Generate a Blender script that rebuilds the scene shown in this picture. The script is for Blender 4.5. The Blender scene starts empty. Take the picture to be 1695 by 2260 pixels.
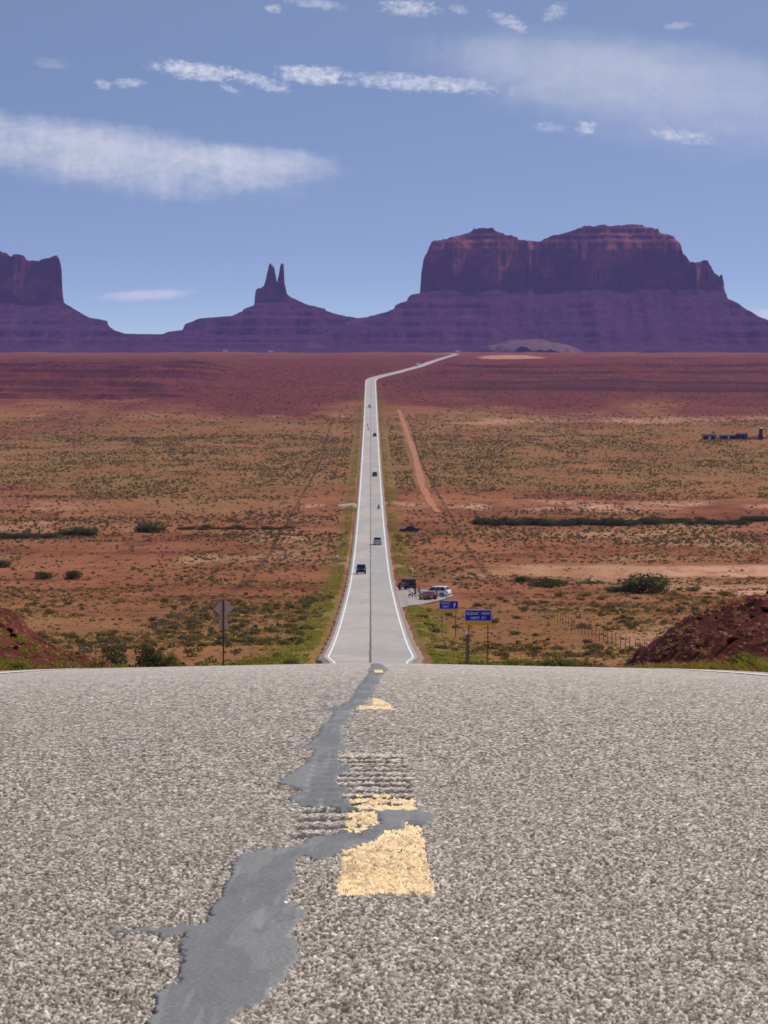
import bpy, bmesh, math, random
import numpy as np
from mathutils import Vector, Matrix

# ------------------------------------------------------------------ camera, sky, sun
SC = bpy.context.scene
COL = SC.collection
random.seed(7)
RNG = np.random.default_rng(11)
R = math.radians
F = 7560.0            # focal length, in pixels of the 1695 x 2260 photograph
CX, HY = 818.0, 850.0 # where the road's heading and the level horizon meet the photograph
H = 0.467             # camera height over the pavement

cd = bpy.data.cameras.new('camera')
cam = bpy.data.objects.new('camera', cd)
COL.objects.link(cam)
cam.location = (0, 0, H)
cam.rotation_euler = (R(90), 0, 0)
cd.sensor_fit = 'VERTICAL'
cd.sensor_height = 36.0
cd.sensor_width = 27.0
cd.lens = 36.0 * F / 2260.0
cd.shift_x = (847.5 - CX) / 2260.0
cd.shift_y = -(1130.0 - HY) / 2260.0
cd.clip_start = 0.1
cd.clip_end = 200000
cd.dof.use_dof = True
cd.dof.focus_distance = 9.0
cd.dof.aperture_fstop = 55
SC.camera = cam

SUN_AZ, SUN_EL = R(68), R(52)
SUN_DIR = Vector((math.sin(SUN_AZ) * math.cos(SUN_EL), math.cos(SUN_AZ) * math.cos(SUN_EL), math.sin(SUN_EL)))
sl = bpy.data.lights.new('sun', 'SUN')
sl.energy = 4.0
sl.angle = R(0.5)
sl.color = (1.0, 0.94, 0.84)
sun = bpy.data.objects.new('sun', sl)
COL.objects.link(sun)
sun.rotation_euler = (-SUN_DIR).to_track_quat('-Z', 'Y').to_euler()

SC.view_settings.view_transform = 'Standard'
SC.view_settings.look = 'None'
SC.view_settings.gamma = 1
SC.view_settings.use_curve_mapping = False
SC.view_settings.exposure = 0.0
SC.cycles.max_bounces = 5
SC.cycles.diffuse_bounces = 2
SC.cycles.glossy_bounces = 2
SC.cycles.transparent_max_bounces = 6
SC.cycles.volume_bounces = 0
SC.cycles.use_denoising = True

world = bpy.data.worlds.new('World')
SC.world = world
world.use_nodes = True


class NT:
    """small helper that strings shader nodes together"""
    def __init__(s, tree):
        s.t = tree
        s.n = tree.nodes
        s.l = tree.links
    def new(s, kind, **kw):
        n = s.n.new(kind)
        for k, v in kw.items():
            setattr(n, k, v)
        return n
    def put(s, sock, v):
        if isinstance(v, bpy.types.NodeSocket):
            s.l.new(v, sock)
        else:
            sock.default_value = v
    def math(s, op, a, b=0.0, c=0.0, clamp=False):
        n = s.new('ShaderNodeMath', operation=op, use_clamp=clamp)
        s.put(n.inputs[0], a)
        s.put(n.inputs[1], b)
        s.put(n.inputs[2], c)
        return n.outputs[0]
    def step(s, v, lo, hi):
        n = s.new('ShaderNodeMapRange', interpolation_type='SMOOTHSTEP', clamp=True)
        s.put(n.inputs[0], v)
        n.inputs[1].default_value = lo
        n.inputs[2].default_value = hi
        return n.outputs[0]
    def mix(s, f, a, b, blend='MIX'):
        n = s.new('ShaderNodeMix', data_type='RGBA', blend_type=blend)
        s.put(n.inputs[0], f)
        s.put(n.inputs[6], a if isinstance(a, bpy.types.NodeSocket) else tuple(a) + (1,) * (4 - len(a)))
        s.put(n.inputs[7], b if isinstance(b, bpy.types.NodeSocket) else tuple(b) + (1,) * (4 - len(b)))
        return n.outputs[2]
    def noise(s, vec, scale, detail=4, rough=0.55, out=0):
        n = s.new('ShaderNodeTexNoise')
        if vec is not None:
            s.l.new(vec, n.inputs['Vector'])
        n.inputs['Scale'].default_value = scale
        n.inputs['Detail'].default_value = detail
        n.inputs['Roughness'].default_value = rough
        return n.outputs[out]
    def scaled(s, vec, xyz):
        n = s.new('ShaderNodeMapping')
        s.l.new(vec, n.inputs[0])
        n.inputs['Scale'].default_value = xyz
        return n.outputs[0]
    def attr(s, name, out='Fac'):
        return s.new('ShaderNodeAttribute', attribute_name=name).outputs[out]
    def pos(s):
        return s.new('ShaderNodeNewGeometry').outputs['Position']


def build_world():
    w = NT(world.node_tree)
    bg = w.n['Background']
    sky = w.new('ShaderNodeTexSky', sky_type='NISHITA', sun_disc=False)
    sky.sun_elevation = SUN_EL
    sky.sun_rotation = SUN_AZ
    sky.altitude = 1600
    sky.air_density = 1.0
    sky.dust_density = SKY_DUST
    sky.ozone_density = SKY_OZONE
    d = w.new('ShaderNodeTexCoord').outputs['Generated']
    sep = w.new('ShaderNodeSeparateXYZ')
    w.l.new(d, sep.inputs[0])
    x, y, z = sep.outputs
    # dry desert air: the sky deepens quickly above the skyline
    cmb = w.new('ShaderNodeCombineXYZ')
    w.l.new(x, cmb.inputs[0])
    w.l.new(y, cmb.inputs[1])
    w.put(cmb.inputs[2], w.math('MULTIPLY_ADD', z, SKY_STRETCH, 0.01))
    nrm = w.new('ShaderNodeVectorMath', operation='NORMALIZE')
    w.l.new(cmb.outputs[0], nrm.inputs[0])
    w.l.new(nrm.outputs[0], sky.inputs[0])
    col = w.mix(1.0, sky.outputs[0], SKY_TINT, 'MULTIPLY')
    # clouds: banks and streaks fixed in the sky by bearing and elevation
    ys = w.math('MAXIMUM', y, 0.05)
    u = w.math('DIVIDE', x, ys)
    v = w.math('DIVIDE', z, ys)
    uv = w.new('ShaderNodeCombineXYZ')
    w.l.new(u, uv.inputs[0])
    w.l.new(v, uv.inputs[1])
    n_big = w.noise(w.scaled(uv.outputs[0], (70, 150, 1)), 1.0, 6, 0.6)
    n_fine = w.noise(w.scaled(uv.outputs[0], (420, 620, 1)), 1.0, 8, 0.66)
    n_fall = w.noise(w.scaled(uv.outputs[0], (210, 34, 1)), 1.0, 7, 0.62)
    noise = {'veil': w.math('MULTIPLY_ADD', n_big, 0.8, w.math('MULTIPLY', n_fall, 0.3)), 'soft': w.math('ADD', w.math('MULTIPLY', n_big, 0.60), w.math('ADD', w.math('MULTIPLY', n_fall, 0.38), w.math('MULTIPLY', n_fine, 0.22))),
             'puff': w.math('ADD', w.math('MULTIPLY', n_big, 0.35), w.math('MULTIPLY', n_fine, 0.9))}
    total = None
    for (px, py, a, b, tilt, kind, alpha) in CLOUDS:
        du = w.math('SUBTRACT', u, (px - CX) / F)
        dv = w.math('SUBTRACT', v, (HY - py) / F)
        dv = w.math('MULTIPLY_ADD', du, tilt, dv)
        e = w.math('POWER', w.math('ABSOLUTE', w.math('DIVIDE', du, a / F)), 2.0)
        # sharper above, trailing off below
        below = w.math('MULTIPLY', w.math('MINIMUM', dv, 0.0), F / (b * (1.0 if kind == 'puff' else 1.5)))
        above = w.math('MULTIPLY', w.math('MAXIMUM', dv, 0.0), F / (b * (1.0 if kind == 'puff' else 0.85)))
        r = w.math('ADD', e, w.math('POWER', w.math('ADD', above, w.math('ABSOLUTE', below)), 2.0))
        f = w.math('SUBTRACT', 1.0, r)
        amp = {'soft': 1.6, 'veil': 0.9, 'puff': 3.2}[kind]
        f = w.math('ADD', f, w.math('MULTIPLY', w.math('SUBTRACT', noise[kind], 0.62), amp))
        f = w.step(f, 0.0, 1.5 if kind == 'puff' else 1.25)
        f = w.math('MULTIPLY', f, w.math('MULTIPLY', w.math('SUBTRACT', 1.0, w.step(r, 0.8, 2.2)), alpha))
        inv = w.math('SUBTRACT', 1.0, f)
        total = inv if total is None else w.math('MULTIPLY', total, inv)
    cover = w.math('SUBTRACT', 1.0, total)
    cover = w.math('MULTIPLY', cover, w.step(y, 0.2, 0.5))
    ccol = w.mix(n_fine, CLOUD_LO, CLOUD_HI)
    col = w.mix(cover, col, ccol)
    w.l.new(col, bg.inputs[0])
    bg.inputs[1].default_value = SKY_STRENGTH


SKY_STRENGTH = 0.155
SKY_DUST, SKY_OZONE, SKY_STRETCH = 3.2, 1.5, 7.0
SKY_TINT = (0.99, 0.98, 0.94)
CLOUD_LO, CLOUD_HI = (3.9, 4.1, 4.7), (5.8, 5.9, 6.3)
CLOUDS = [  # x, y, half width, half height (pixels of the photograph), tilt, kind, cover
    (230, 325, 520, 78, 0.14, 'soft', 0.74), (560, 352, 230, 46, 0.06, 'soft', 0.62),
    (1500, 175, 640, 130, 0.13, 'veil', 0.42), (1230, 140, 420, 75, 0.10, 'veil', 0.26),
    (430, 155, 120, 24, 0.12, 'puff', 0.9), (570, 178, 80, 20, 0.3, 'puff', 0.75), (690, 165, 95, 26, 0.05, 'puff', 0.9),
    (930, 184, 220, 23, 0.06, 'puff', 0.8), (285, 183, 45, 14, 0.0, 'puff', 0.6), (228, 186, 22, 14, 0.3, 'puff', 0.5),
    (508, 197, 30, 12, 0.5, 'puff', 0.5), (1294, 282, 30, 19, 0.0, 'puff', 0.85), (1215, 280, 50, 16, 0.1, 'puff', 0.3),
    (1510, 301, 85, 18, 0.14, 'puff', 0.75), (604, 18, 26, 12, 0.0, 'puff', 0.6), (905, 18, 85, 22, 0.05, 'puff', 0.7),
    (700, 8, 80, 14, 0.1, 'puff', 0.5), (1125, 48, 50, 20, 0.4, 'puff', 0.55), (1225, 28, 34, 24, -0.3, 'puff', 0.4),
    (1012, 20, 25, 14, 0.2, 'puff', 0.4), (1495, 57, 40, 9, -0.1, 'puff', 0.4), (110, 140, 50, 14, 0.1, 'puff', 0.2),
    (325, 648, 140, 13, -0.05, 'soft', 0.75), (1690, 702, 70, 24, 0.05, 'puff', 0.9),
]
build_world()

# ------------------------------------------------------------------ helpers
def link_mesh(name, verts, faces, mat=None, parent=None, smooth=False):
    me = bpy.data.meshes.new(name)
    if isinstance(verts, np.ndarray) and isinstance(faces, np.ndarray):
        nf, k = faces.shape
        me.vertices.add(len(verts))
        me.vertices.foreach_set('co', verts.astype(np.float32).ravel())
        me.loops.add(nf * k)
        me.loops.foreach_set('vertex_index', faces.astype(np.int32).ravel())
        me.polygons.add(nf)
        me.polygons.foreach_set('loop_start', np.arange(0, nf * k, k, dtype=np.int32))
        if smooth:
            me.polygons.foreach_set('use_smooth', np.ones(nf, dtype=bool))
        me.update(calc_edges=True)
    else:
        me.from_pydata([tuple(v) for v in verts], [], [tuple(f) for f in faces])
        if smooth:
            for p in me.polygons:
                p.use_smooth = True
    o = bpy.data.objects.new(name, me)
    COL.objects.link(o)
    if mat is not None:
        me.materials.append(mat)
    if parent is not None:
        o.parent = parent
    return o


def fattr(o, name, vals):
    a = o.data.attributes.new(name, 'FLOAT', 'POINT')
    a.data.foreach_set('value', np.asarray(vals, dtype=np.float32).ravel())


def tag(o, label=None, cat=None, group=None, kind=None):
    if label: o['label'] = label
    if cat: o['category'] = cat
    if group: o['group'] = group
    if kind: o['kind'] = kind
    return o


def empty(name, loc, rz=0.0):
    o = bpy.data.objects.new(name, None)
    o.empty_display_size = 0.2
    COL.objects.link(o)
    o.location = loc
    o.rotation_euler = (0, 0, rz)
    return o


def kids(o):
    return [c for c in COL.objects if c.parent == o]


def copy_tree(o, parent=None):
    c = o.copy()
    COL.objects.link(c)
    c.parent = parent
    for ch in list(o.children):
        copy_tree(ch, c)
    return c


def hash2(ix, iy, seed):
    h = (ix.astype(np.int64) * 374761393 + iy.astype(np.int64) * 668265263 + seed * 974711) & 0xFFFFFFFF
    h = ((h ^ (h >> 13)) * 1274126177) & 0xFFFFFFFF
    h = (h ^ (h >> 16)) & 0xFFFFFFFF
    return h / 4294967296.0


def vnoise(x, y, seed=0):
    x = np.asarray(x, float); y = np.asarray(y, float)
    ix, iy = np.floor(x), np.floor(y)
    fx, fy = x - ix, y - iy
    fx = fx * fx * (3 - 2 * fx); fy = fy * fy * (3 - 2 * fy)
    a = hash2(ix, iy, seed); b = hash2(ix + 1, iy, seed)
    c = hash2(ix, iy + 1, seed); d = hash2(ix + 1, iy + 1, seed)
    return a + (b - a) * fx + (c - a) * fy + (a - b - c + d) * fx * fy


def fbm(x, y, seed=0, octs=4, gain=0.5):
    t, amp, tot = 0.0, 1.0, 0.0
    for i in range(octs):
        t = t + amp * vnoise(np.asarray(x) * 2 ** i + 17.3 * i, np.asarray(y) * 2 ** i - 9.1 * i, seed + i * 31)
        tot += amp
        amp *= gain
    return t / tot


def sstep(v, a, b):
    t = np.clip((np.asarray(v, float) - a) / (b - a), 0, 1)
    return t * t * (3 - 2 * t)


def hermite(xq, xs, ys):
    xs = np.asarray(xs, float); ys = np.asarray(ys, float)
    h = np.diff(xs); s = np.diff(ys) / h
    m = np.empty_like(ys)
    m[0], m[-1] = s[0], s[-1]
    m[1:-1] = (s[:-1] * h[1:] + s[1:] * h[:-1]) / (h[1:] + h[:-1])
    xq = np.clip(xq, xs[0], xs[-1])
    i = np.clip(np.searchsorted(xs, xq) - 1, 0, len(xs) - 2)
    t = (xq - xs[i]) / h[i]
    return ((2 * t**3 - 3 * t**2 + 1) * ys[i] + (t**3 - 2 * t**2 + t) * h[i] * m[i]
            + (-2 * t**3 + 3 * t**2) * ys[i + 1] + (t**3 - t**2) * h[i] * m[i + 1])


def grid_faces(nr, nc):
    i = np.arange(nr - 1)[:, None] * nc + np.arange(nc - 1)[None, :]
    return np.stack([i, i + 1, i + nc + 1, i + nc], -1).reshape(-1, 4)


# ------------------------------------------------------------------ lie of the land
S0, KC = 0.0606, 2.25e-4
PROF_D = [60, 75, 100, 165, 220, 262, 294, 342, 419, 520, 640, 767, 900, 1030, 1168, 1417, 1660, 1903, 2326, 2722, 3200, 3700, 4200,
          4600, 5000, 5600, 7000, 9000, 14000, 40000]
PROF_Z = [-4.913, -6.28, -8.62, -14.05, -18.35, -21.45, -23.2, -25.7, -29.0, -32.7, -36.4, -38.3, -38.8, -38.2, -36.8, -32.7, -27.5, -21.5, -8.5, 4.5,
          16.1, 27.9, 37.8, 43.3, 41.0, 30.0, 20.0, 20.0, 0.0, -60.0]


def prof(d):
    """height of the road axis over the pavement under the camera"""
    d = np.asarray(d, float)
    near = -(S0 * d + KC * d * d * (d > 0))
    far = hermite(d, PROF_D, PROF_Z) + H
    return np.where(d < 60, near, far)


_dd = np.concatenate([np.arange(270, 1200, 2.0), np.arange(1200, 4600, 6.0)])
_yy = HY - F * (prof(_dd) - H) / _dd


def d_at(py):
    return float(np.interp(-py, -_yy, _dd))


def near_d(py):
    q = (py - HY) / F - S0
    return (q - math.sqrt(max(q * q - 4 * KC * H, 0))) / (2 * KC)


def road_x(d):
    """the axis runs straight ahead and swings right beyond the far rise"""
    d = np.asarray(d, float)
    return np.interp(d, [0, 2690, 2750, 2830, 3000, 3300, 3700, 4100, 4250, 4330, 4420, 4600], [0, 0, 1.5, 8, 24, 48, 74, 100, 106, 102, 88, 50])


def half_w(d):
    return 4.25 + 0 * np.asarray(d, float)


def crown(x):
    return -0.02 * np.abs(x)


def T(x, d):
    x = np.asarray(x, float); d = np.asarray(d, float)
    ax = np.abs(x - road_x(d))
    z = prof(d) - 0.085
    z = z - 0.40 * (1 - sstep(ax, 4.3, 5.6)) - 0.30 * sstep(ax, 5.4, 9.0) * sstep(d, 60, 120)
    off = sstep(ax, 9, 40)
    amp = 0.25 + 0.9 * sstep(d, 400, 900) + 2.0 * sstep(d, 2000, 3200)
    z = z + off * amp * (fbm(x / 55, d / 70, 3, 4) - 0.5) * 1.6
    z = z + sstep(ax, 5.5, 12) * 0.10 * (fbm(x / 2.2, d / 2.2, 5, 3) - 0.5) * (d < 900)
    # hollow of the wash right of the turnout, with a steep far bank
    w1 = sstep(x, 22, 34) * (1 - sstep(np.abs(d + 22 * (fbm(x / 40, 0 * x, 8, 3) - 0.5) - 655), 52, 60))
    z = z - 0.9 * w1
    w2 = sstep(-x, 60, 90) * (1 - sstep(np.abs(d + 30 * (fbm(x / 30, 0 * x, 9, 3) - 0.5) - 1000), 26, 32))
    z = z - 0.8 * w2
    # ledges of the low stony rise left of the road
    m = sstep(-x - 30 * (fbm(d / 90, x / 90, 12, 3) - 0.5), 95, 165) * sstep(d, 2150, 2320) * (1 - sstep(d, 3300, 3600))
    dq = d + 150 * (fbm(x / 80, d / 200, 14, 4) - 0.5)
    st = np.zeros_like(z)
    for c, hh in ((2330, 2.6), (2440, 2.2), (2500, 3.4), (2680, 2.4), (2790, 3.2), (2960, 2.6), (3060, 2.0)):
        st = st + 1.3 * hh * (sstep(dq, c, c + 8) - sstep(dq, c + 8, c + 110) * 0.75)
    z = z + m * st
    m2 = sstep(x, 20, 90) * sstep(d, 2300, 2400)
    dq = d + 220 * (fbm(x / 140, d / 260, 24, 4) - 0.5)
    st = np.zeros_like(z)
    for c, hh in ((2450, 2.0), (2620, 1.6), (2900, 2.2), (3250, 2.4)):
        st = st + hh * (sstep(dq, c, c + 12) - sstep(dq, c + 12, c + 150) * 0.8)
    z = z + m2 * st * (1 - sstep(d, 3500, 3900)) * (1 - 0.8 * (ax < 25))
    return z


def gx(px, d):
    return (px - CX) / F * d


def spot(px, py):
    d = d_at(py)
    x = gx(px, d)
    return x, d, float(T(x, d))


# ------------------------------------------------------------------ materials
def new_mat(name):
    m = bpy.data.materials.new(name)
    m.use_nodes = True
    t = NT(m.node_tree)
    return m, t, t.n['Principled BSDF']


def plain(name, col, rough=0.6, metal=0.0, spec=0.4, vary=0.12, scale=9.0, coat=0.0, emit=None):
    m, t, b = new_mat(name)
    tc = t.new('ShaderNodeTexCoord').outputs['Object']
    n = t.noise(tc, scale, 4)
    lo = tuple(c * (1 - vary) for c in col)
    hi = tuple(min(1, c * (1 + vary)) for c in col)
    t.l.new(t.mix(n, lo, hi), b.inputs['Base Color'])
    b.inputs['Roughness'].default_value = rough
    b.inputs['Metallic'].default_value = metal
    b.inputs['Specular IOR Level'].default_value = spec
    b.inputs['Coat Weight'].default_value = coat
    if emit:
        b.inputs['Emission Color'].default_value = (*col, 1)
        b.inputs['Emission Strength'].default_value = emit
    return m


def ground_mat():
    m, t, b = new_mat('desert_soil')
    p = t.pos()
    big = t.noise(t.scaled(p, (0.02, 0.012, 0.02)), 1.0, 5, 0.6)
    mid = t.noise(t.scaled(p, (0.22, 0.12, 0.2)), 1.0, 5, 0.65)
    fine = t.noise(t.scaled(p, (1.6, 0.7, 1.0)), 1.0, 4, 0.6)
    soil = t.mix(t.step(big, 0.35, 0.65), (0.185, 0.056, 0.019), (0.295, 0.112, 0.044))
    soil = t.mix(t.math('MULTIPLY', t.step(mid, 0.5, 0.72), 0.55), soil, (0.37, 0.170, 0.085))
    soil = t.mix(t.math('MULTIPLY', t.step(fine, 0.48, 0.68), 0.6), soil, (0.13, 0.042, 0.020))
    sand = t.mix(mid, (0.46, 0.215, 0.12), (0.56, 0.32, 0.21))
    deep = t.noise(t.scaled(p, (0.05, 0.022, 0.05)), 1.0, 6, 0.65)
    soil = t.mix(t.math('MULTIPLY', t.step(deep, 0.52, 0.64), 0.75), soil, (0.125, 0.032, 0.013))
    soil = t.mix(t.math('MULTIPLY', t.attr('sand'), t.step(mid, 0.30, 0.5)), soil, sand)
    grassy = t.mix(t.step(fine, 0.35, 0.65), (0.105, 0.062, 0.018), (0.345, 0.185, 0.060))
    soil = t.mix(t.math('MULTIPLY', t.attr('veg'), t.step(mid, 0.28, 0.52)), soil, grassy)
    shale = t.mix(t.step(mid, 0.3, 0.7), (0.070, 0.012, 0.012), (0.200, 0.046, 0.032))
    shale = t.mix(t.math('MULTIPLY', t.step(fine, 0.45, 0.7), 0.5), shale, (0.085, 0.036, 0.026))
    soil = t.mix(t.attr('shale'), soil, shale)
    soil = t.mix(t.attr('ledge'), soil, t.mix(mid, (0.045, 0.010, 0.016), (0.10, 0.026, 0.034)))  # shade of the ledge faces put into the colour of their dark beds
    green = t.mix(fine, (0.07, 0.082, 0.010), (0.24, 0.205, 0.04))
    soil = t.mix(t.math('MULTIPLY', t.attr('verge'), t.math('MULTIPLY', t.step(fine, 0.35, 0.6), 0.6)), soil, green)
    t.l.new(soil, b.inputs['Base Color'])
    b.inputs['Roughness'].default_value = 0.95
    b.inputs['Specular IOR Level'].default_value = 0.1
    bump = t.new('ShaderNodeBump')
    bump.inputs['Strength'].default_value = 0.6
    bump.inputs['Distance'].default_value = 0.5
    t.l.new(t.math('ADD', mid, t.math('MULTIPLY', fine, 0.4)), bump.inputs['Height'])
    t.l.new(bump.outputs[0], b.inputs['Normal'])
    return m


def chip_seal_mat():
    """stone chips in bitumen; 'chip' is each stone's own shade, 'bed' is 0 in the bitumen and on flanks painted dark for shade, 1 on stone tops"""
    m, t, b = new_mat('chip_seal')
    chip = t.attr('chip')
    ramp = t.new('ShaderNodeValToRGB')
    t.l.new(chip, ramp.inputs[0])
    e = ramp.color_ramp.elements
    e[0].position, e[0].color = 0.0, (0.085, 0.058, 0.042, 1)
    e[1].position, e[1].color = 1.0, (0.86, 0.78, 0.68, 1)
    for pos, c in ((0.30, (0.20, 0.155, 0.12, 1)), (0.65, (0.50, 0.43, 0.365, 1))):
        k = e.new(pos)
        k.color = c
    p = t.pos()
    wide = t.noise(t.scaled(p, (0.7, 0.25, 1)), 1.0, 4)
    col = t.mix(t.attr('bed'), (0.040, 0.025, 0.017), ramp.outputs[0])
    col = t.mix(t.math('MULTIPLY', t.step(wide, 0.4, 0.7), 0.22), col, (0.30, 0.26, 0.22))
    t.l.new(col, b.inputs['Base Color'])
    b.inputs['Roughness'].default_value = 0.8
    b.inputs['Specular IOR Level'].default_value = 0.3
    return m


def far_road_mat():
    m, t, b = new_mat('worn_chip_seal')
    p = t.pos()
    n1 = t.noise(t.scaled(p, (70, 55, 50)), 1.0, 3, 0.7)
    n2 = t.noise(t.scaled(p, (0.9, 0.05, 1)), 1.0, 4)
    n3 = t.noise(t.scaled(p, (0.15, 0.018, 1)), 1.0, 3)
    col = t.mix(t.step(n1, 0.3, 0.7), (0.29, 0.24, 0.20), (0.60, 0.53, 0.46))
    col = t.mix(t.math('MULTIPLY', t.step(n2, 0.4, 0.7), 0.35), col, (0.33, 0.295, 0.262))
    col = t.mix(t.math('MULTIPLY', t.step(n3, 0.4, 0.6), 0.6), col, (0.31, 0.29, 0.27))
    sx = t.new('ShaderNodeSeparateXYZ')
    t.l.new(p, sx.inputs[0])
    col = t.mix(t.math('MULTIPLY', t.step(sx.outputs[0], -0.05, 0.1), 0.30), col, (0.27, 0.26, 0.25))
    t.l.new(col, b.inputs['Base Color'])
    b.inputs['Roughness'].default_value = 0.8
    bump = t.new('ShaderNodeBump')
    bump.inputs['Strength'].default_value = 0.5
    bump.inputs['Distance'].default_value = 0.01
    t.l.new(n1, bump.inputs['Height'])
    t.l.new(bump.outputs[0], b.inputs['Normal'])
    return m


def paint_mat(name, col, worn, wear=0.42):
    m, t, b = new_mat(name)
    p = t.pos()
    n = t.noise(t.scaled(p, (60, 30, 40)), 1.0, 4, 0.7)
    n2 = t.noise(t.scaled(p, (5, 2, 4)), 1.0, 4, 0.6)
    f = t.step(t.math('ADD', t.math('MULTIPLY', n, 0.6), t.math('MULTIPLY', n2, 0.4)), wear + 0.12, wear - 0.1)
    f2 = t.math('SUBTRACT', 1.0, f)
    t.l.new(t.mix(t.step(t.math('ADD', t.math('MULTIPLY', n, 0.6), t.math('MULTIPLY', n2, 0.4)), wear - 0.08, wear + 0.06), worn, col), b.inputs['Base Color'])
    b.inputs['Roughness'].default_value = 0.6
    return m


def tar_mat():
    m, t, b = new_mat('crack_seal_tar')
    p = t.pos()
    n = t.noise(t.scaled(p, (14, 3, 6)), 1.0, 5, 0.65)
    n2 = t.noise(t.scaled(p, (160, 60, 60)), 1.0, 3, 0.6)
    n3 = t.noise(t.scaled(p, (38, 1.1, 6)), 1.0, 4, 0.6)
    n4 = t.noise(t.scaled(p, (7, 0.8, 3)), 1.0, 3, 0.5)
    col = t.mix(n, (0.12, 0.121, 0.122), (0.22, 0.219, 0.216))
    col = t.mix(t.math('MULTIPLY', t.step(n4, 0.50, 0.53), 0.45), col, (0.26, 0.255, 0.245))
    col = t.mix(t.math('MULTIPLY', t.step(n3, 0.54, 0.68), 0.5), col, (0.30, 0.295, 0.285))
    col = t.mix(t.math('MULTIPLY', t.step(n2, 0.5, 0.75), 0.4), col, (0.32, 0.30, 0.27))
    t.l.new(col, b.inputs['Base Color'])
    b.inputs['Roughness'].default_value = 0.75
    b.inputs['Specular IOR Level'].default_value = 0.2
    bump = t.new('ShaderNodeBump')
    bump.inputs['Strength'].default_value = 0.25
    bump.inputs['Distance'].default_value = 0.003
    t.l.new(n2, bump.inputs['Height'])
    t.l.new(bump.outputs[0], b.inputs['Normal'])
    return m


def rock_mat(name, dark, light, band, band_scale=0.06):
    """layered sandstone: beds by height, broken by noise and vertical desert varnish"""
    m, t, b = new_mat(name)
    p = t.pos()
    beds = t.noise(t.scaled(p, (band_scale * 0.05, band_scale * 0.05, band_scale * 2.2)), 1.0, 6, 0.65)
    streak = t.noise(t.scaled(p, (band_scale * 1.2, band_scale * 1.2, band_scale * 0.14)), 1.0, 5, 0.65)
    lump = t.noise(t.scaled(p, (band_scale,) * 3), 0.6, 5, 0.6)
    col = t.mix(t.step(beds, 0.36, 0.64), dark, light)
    col = t.mix(t.math('MULTIPLY', t.step(streak, 0.45, 0.7), 0.55), col, band)
    col = t.mix(t.math('MULTIPLY', t.step(lump, 0.5, 0.75), 0.35), col, tuple(min(1, c * 1.3) for c in light))
    t.l.new(col, b.inputs['Base Color'])
    b.inputs['Roughness'].default_value = 0.95
    b.inputs['Specular IOR Level'].default_value = 0.08
    bump = t.new('ShaderNodeBump')
    bump.inputs['Strength'].default_value = 0.8
    bump.inputs['Distance'].default_value = 0.35 / band_scale
    t.l.new(t.math('ADD', t.math('MULTIPLY', beds, 0.6), t.math('MULTIPLY', streak, 0.5)), bump.inputs['Height'])
    t.l.new(bump.outputs[0], b.inputs['Normal'])
    return m


def mesa_mat():
    """red cliff sandstone, cracked and streaked downwards, over purple banded shale slopes"""
    m, t, b = new_mat('mesa_sandstone')
    p = t.pos()
    cl = t.attr('cliff')
    wob = t.noise(t.scaled(p, (0.012, 0.012, 0.012)), 1.0, 4)
    cz = t.new('ShaderNodeCombineXYZ')
    sp = t.new('ShaderNodeSeparateXYZ')
    t.l.new(p, sp.inputs[0])
    t.put(cz.inputs[2], t.math('MULTIPLY_ADD', wob, 46.0, sp.outputs[2]))
    t.put(cz.inputs[0], t.math('MULTIPLY', sp.outputs[0], 0.03))
    beds = t.noise(t.scaled(cz.outputs[0], (0.2, 0.2, 0.055)), 1.0, 6, 0.65)
    streak = t.noise(t.scaled(p, (0.035, 0.035, 0.004)), 1.0, 6, 0.68)
    patch = t.noise(t.scaled(p, (0.011, 0.011, 0.014)), 1.0, 5, 0.6)
    crack = t.noise(t.scaled(p, (0.13, 0.13, 0.006)), 1.0, 4, 0.6)
    rock = t.mix(t.step(streak, 0.36, 0.62), (0.040, 0.010, 0.014), (0.110, 0.032, 0.032))
    rock = t.mix(t.math('MULTIPLY', t.step(patch, 0.50, 0.64), 0.8), rock, (0.31, 0.098, 0.075))  # sunlit patches of the cliff face put into the rock colour
    rock = t.mix(t.math('MULTIPLY', t.step(crack, 0.56, 0.66), 0.8), rock, (0.025, 0.007, 0.012))
    rub = t.noise(t.scaled(p, (0.05, 0.05, 0.05)), 1.0, 6, 0.7)
    slope = t.mix(t.step(rub, 0.35, 0.65), (0.034, 0.010, 0.034), (0.072, 0.023, 0.054))
    slope = t.mix(t.math('MULTIPLY', t.math('MULTIPLY', t.step(beds, 0.52, 0.60), t.step(patch, 0.38, 0.56)), 0.8), slope, (0.026, 0.007, 0.020))
    slope = t.mix(t.math('MULTIPLY', t.step(patch, 0.56, 0.68), 0.55), slope, (0.110, 0.044, 0.058))
    t.l.new(t.mix(cl, slope, rock), b.inputs['Base Color'])
    b.inputs['Roughness'].default_value = 0.95
    b.inputs['Specular IOR Level'].default_value = 0.05
    bump = t.new('ShaderNodeBump')
    bump.inputs['Strength'].default_value = 0.9
    bump.inputs['Distance'].default_value = 14.0
    t.l.new(t.math('ADD', t.math('MULTIPLY', streak, t.math('MULTIPLY_ADD', cl, 0.9, 0.2)), t.math('MULTIPLY', rub, 0.4)), bump.inputs['Height'])
    t.l.new(bump.outputs[0], b.inputs['Normal'])
    return m


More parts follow.
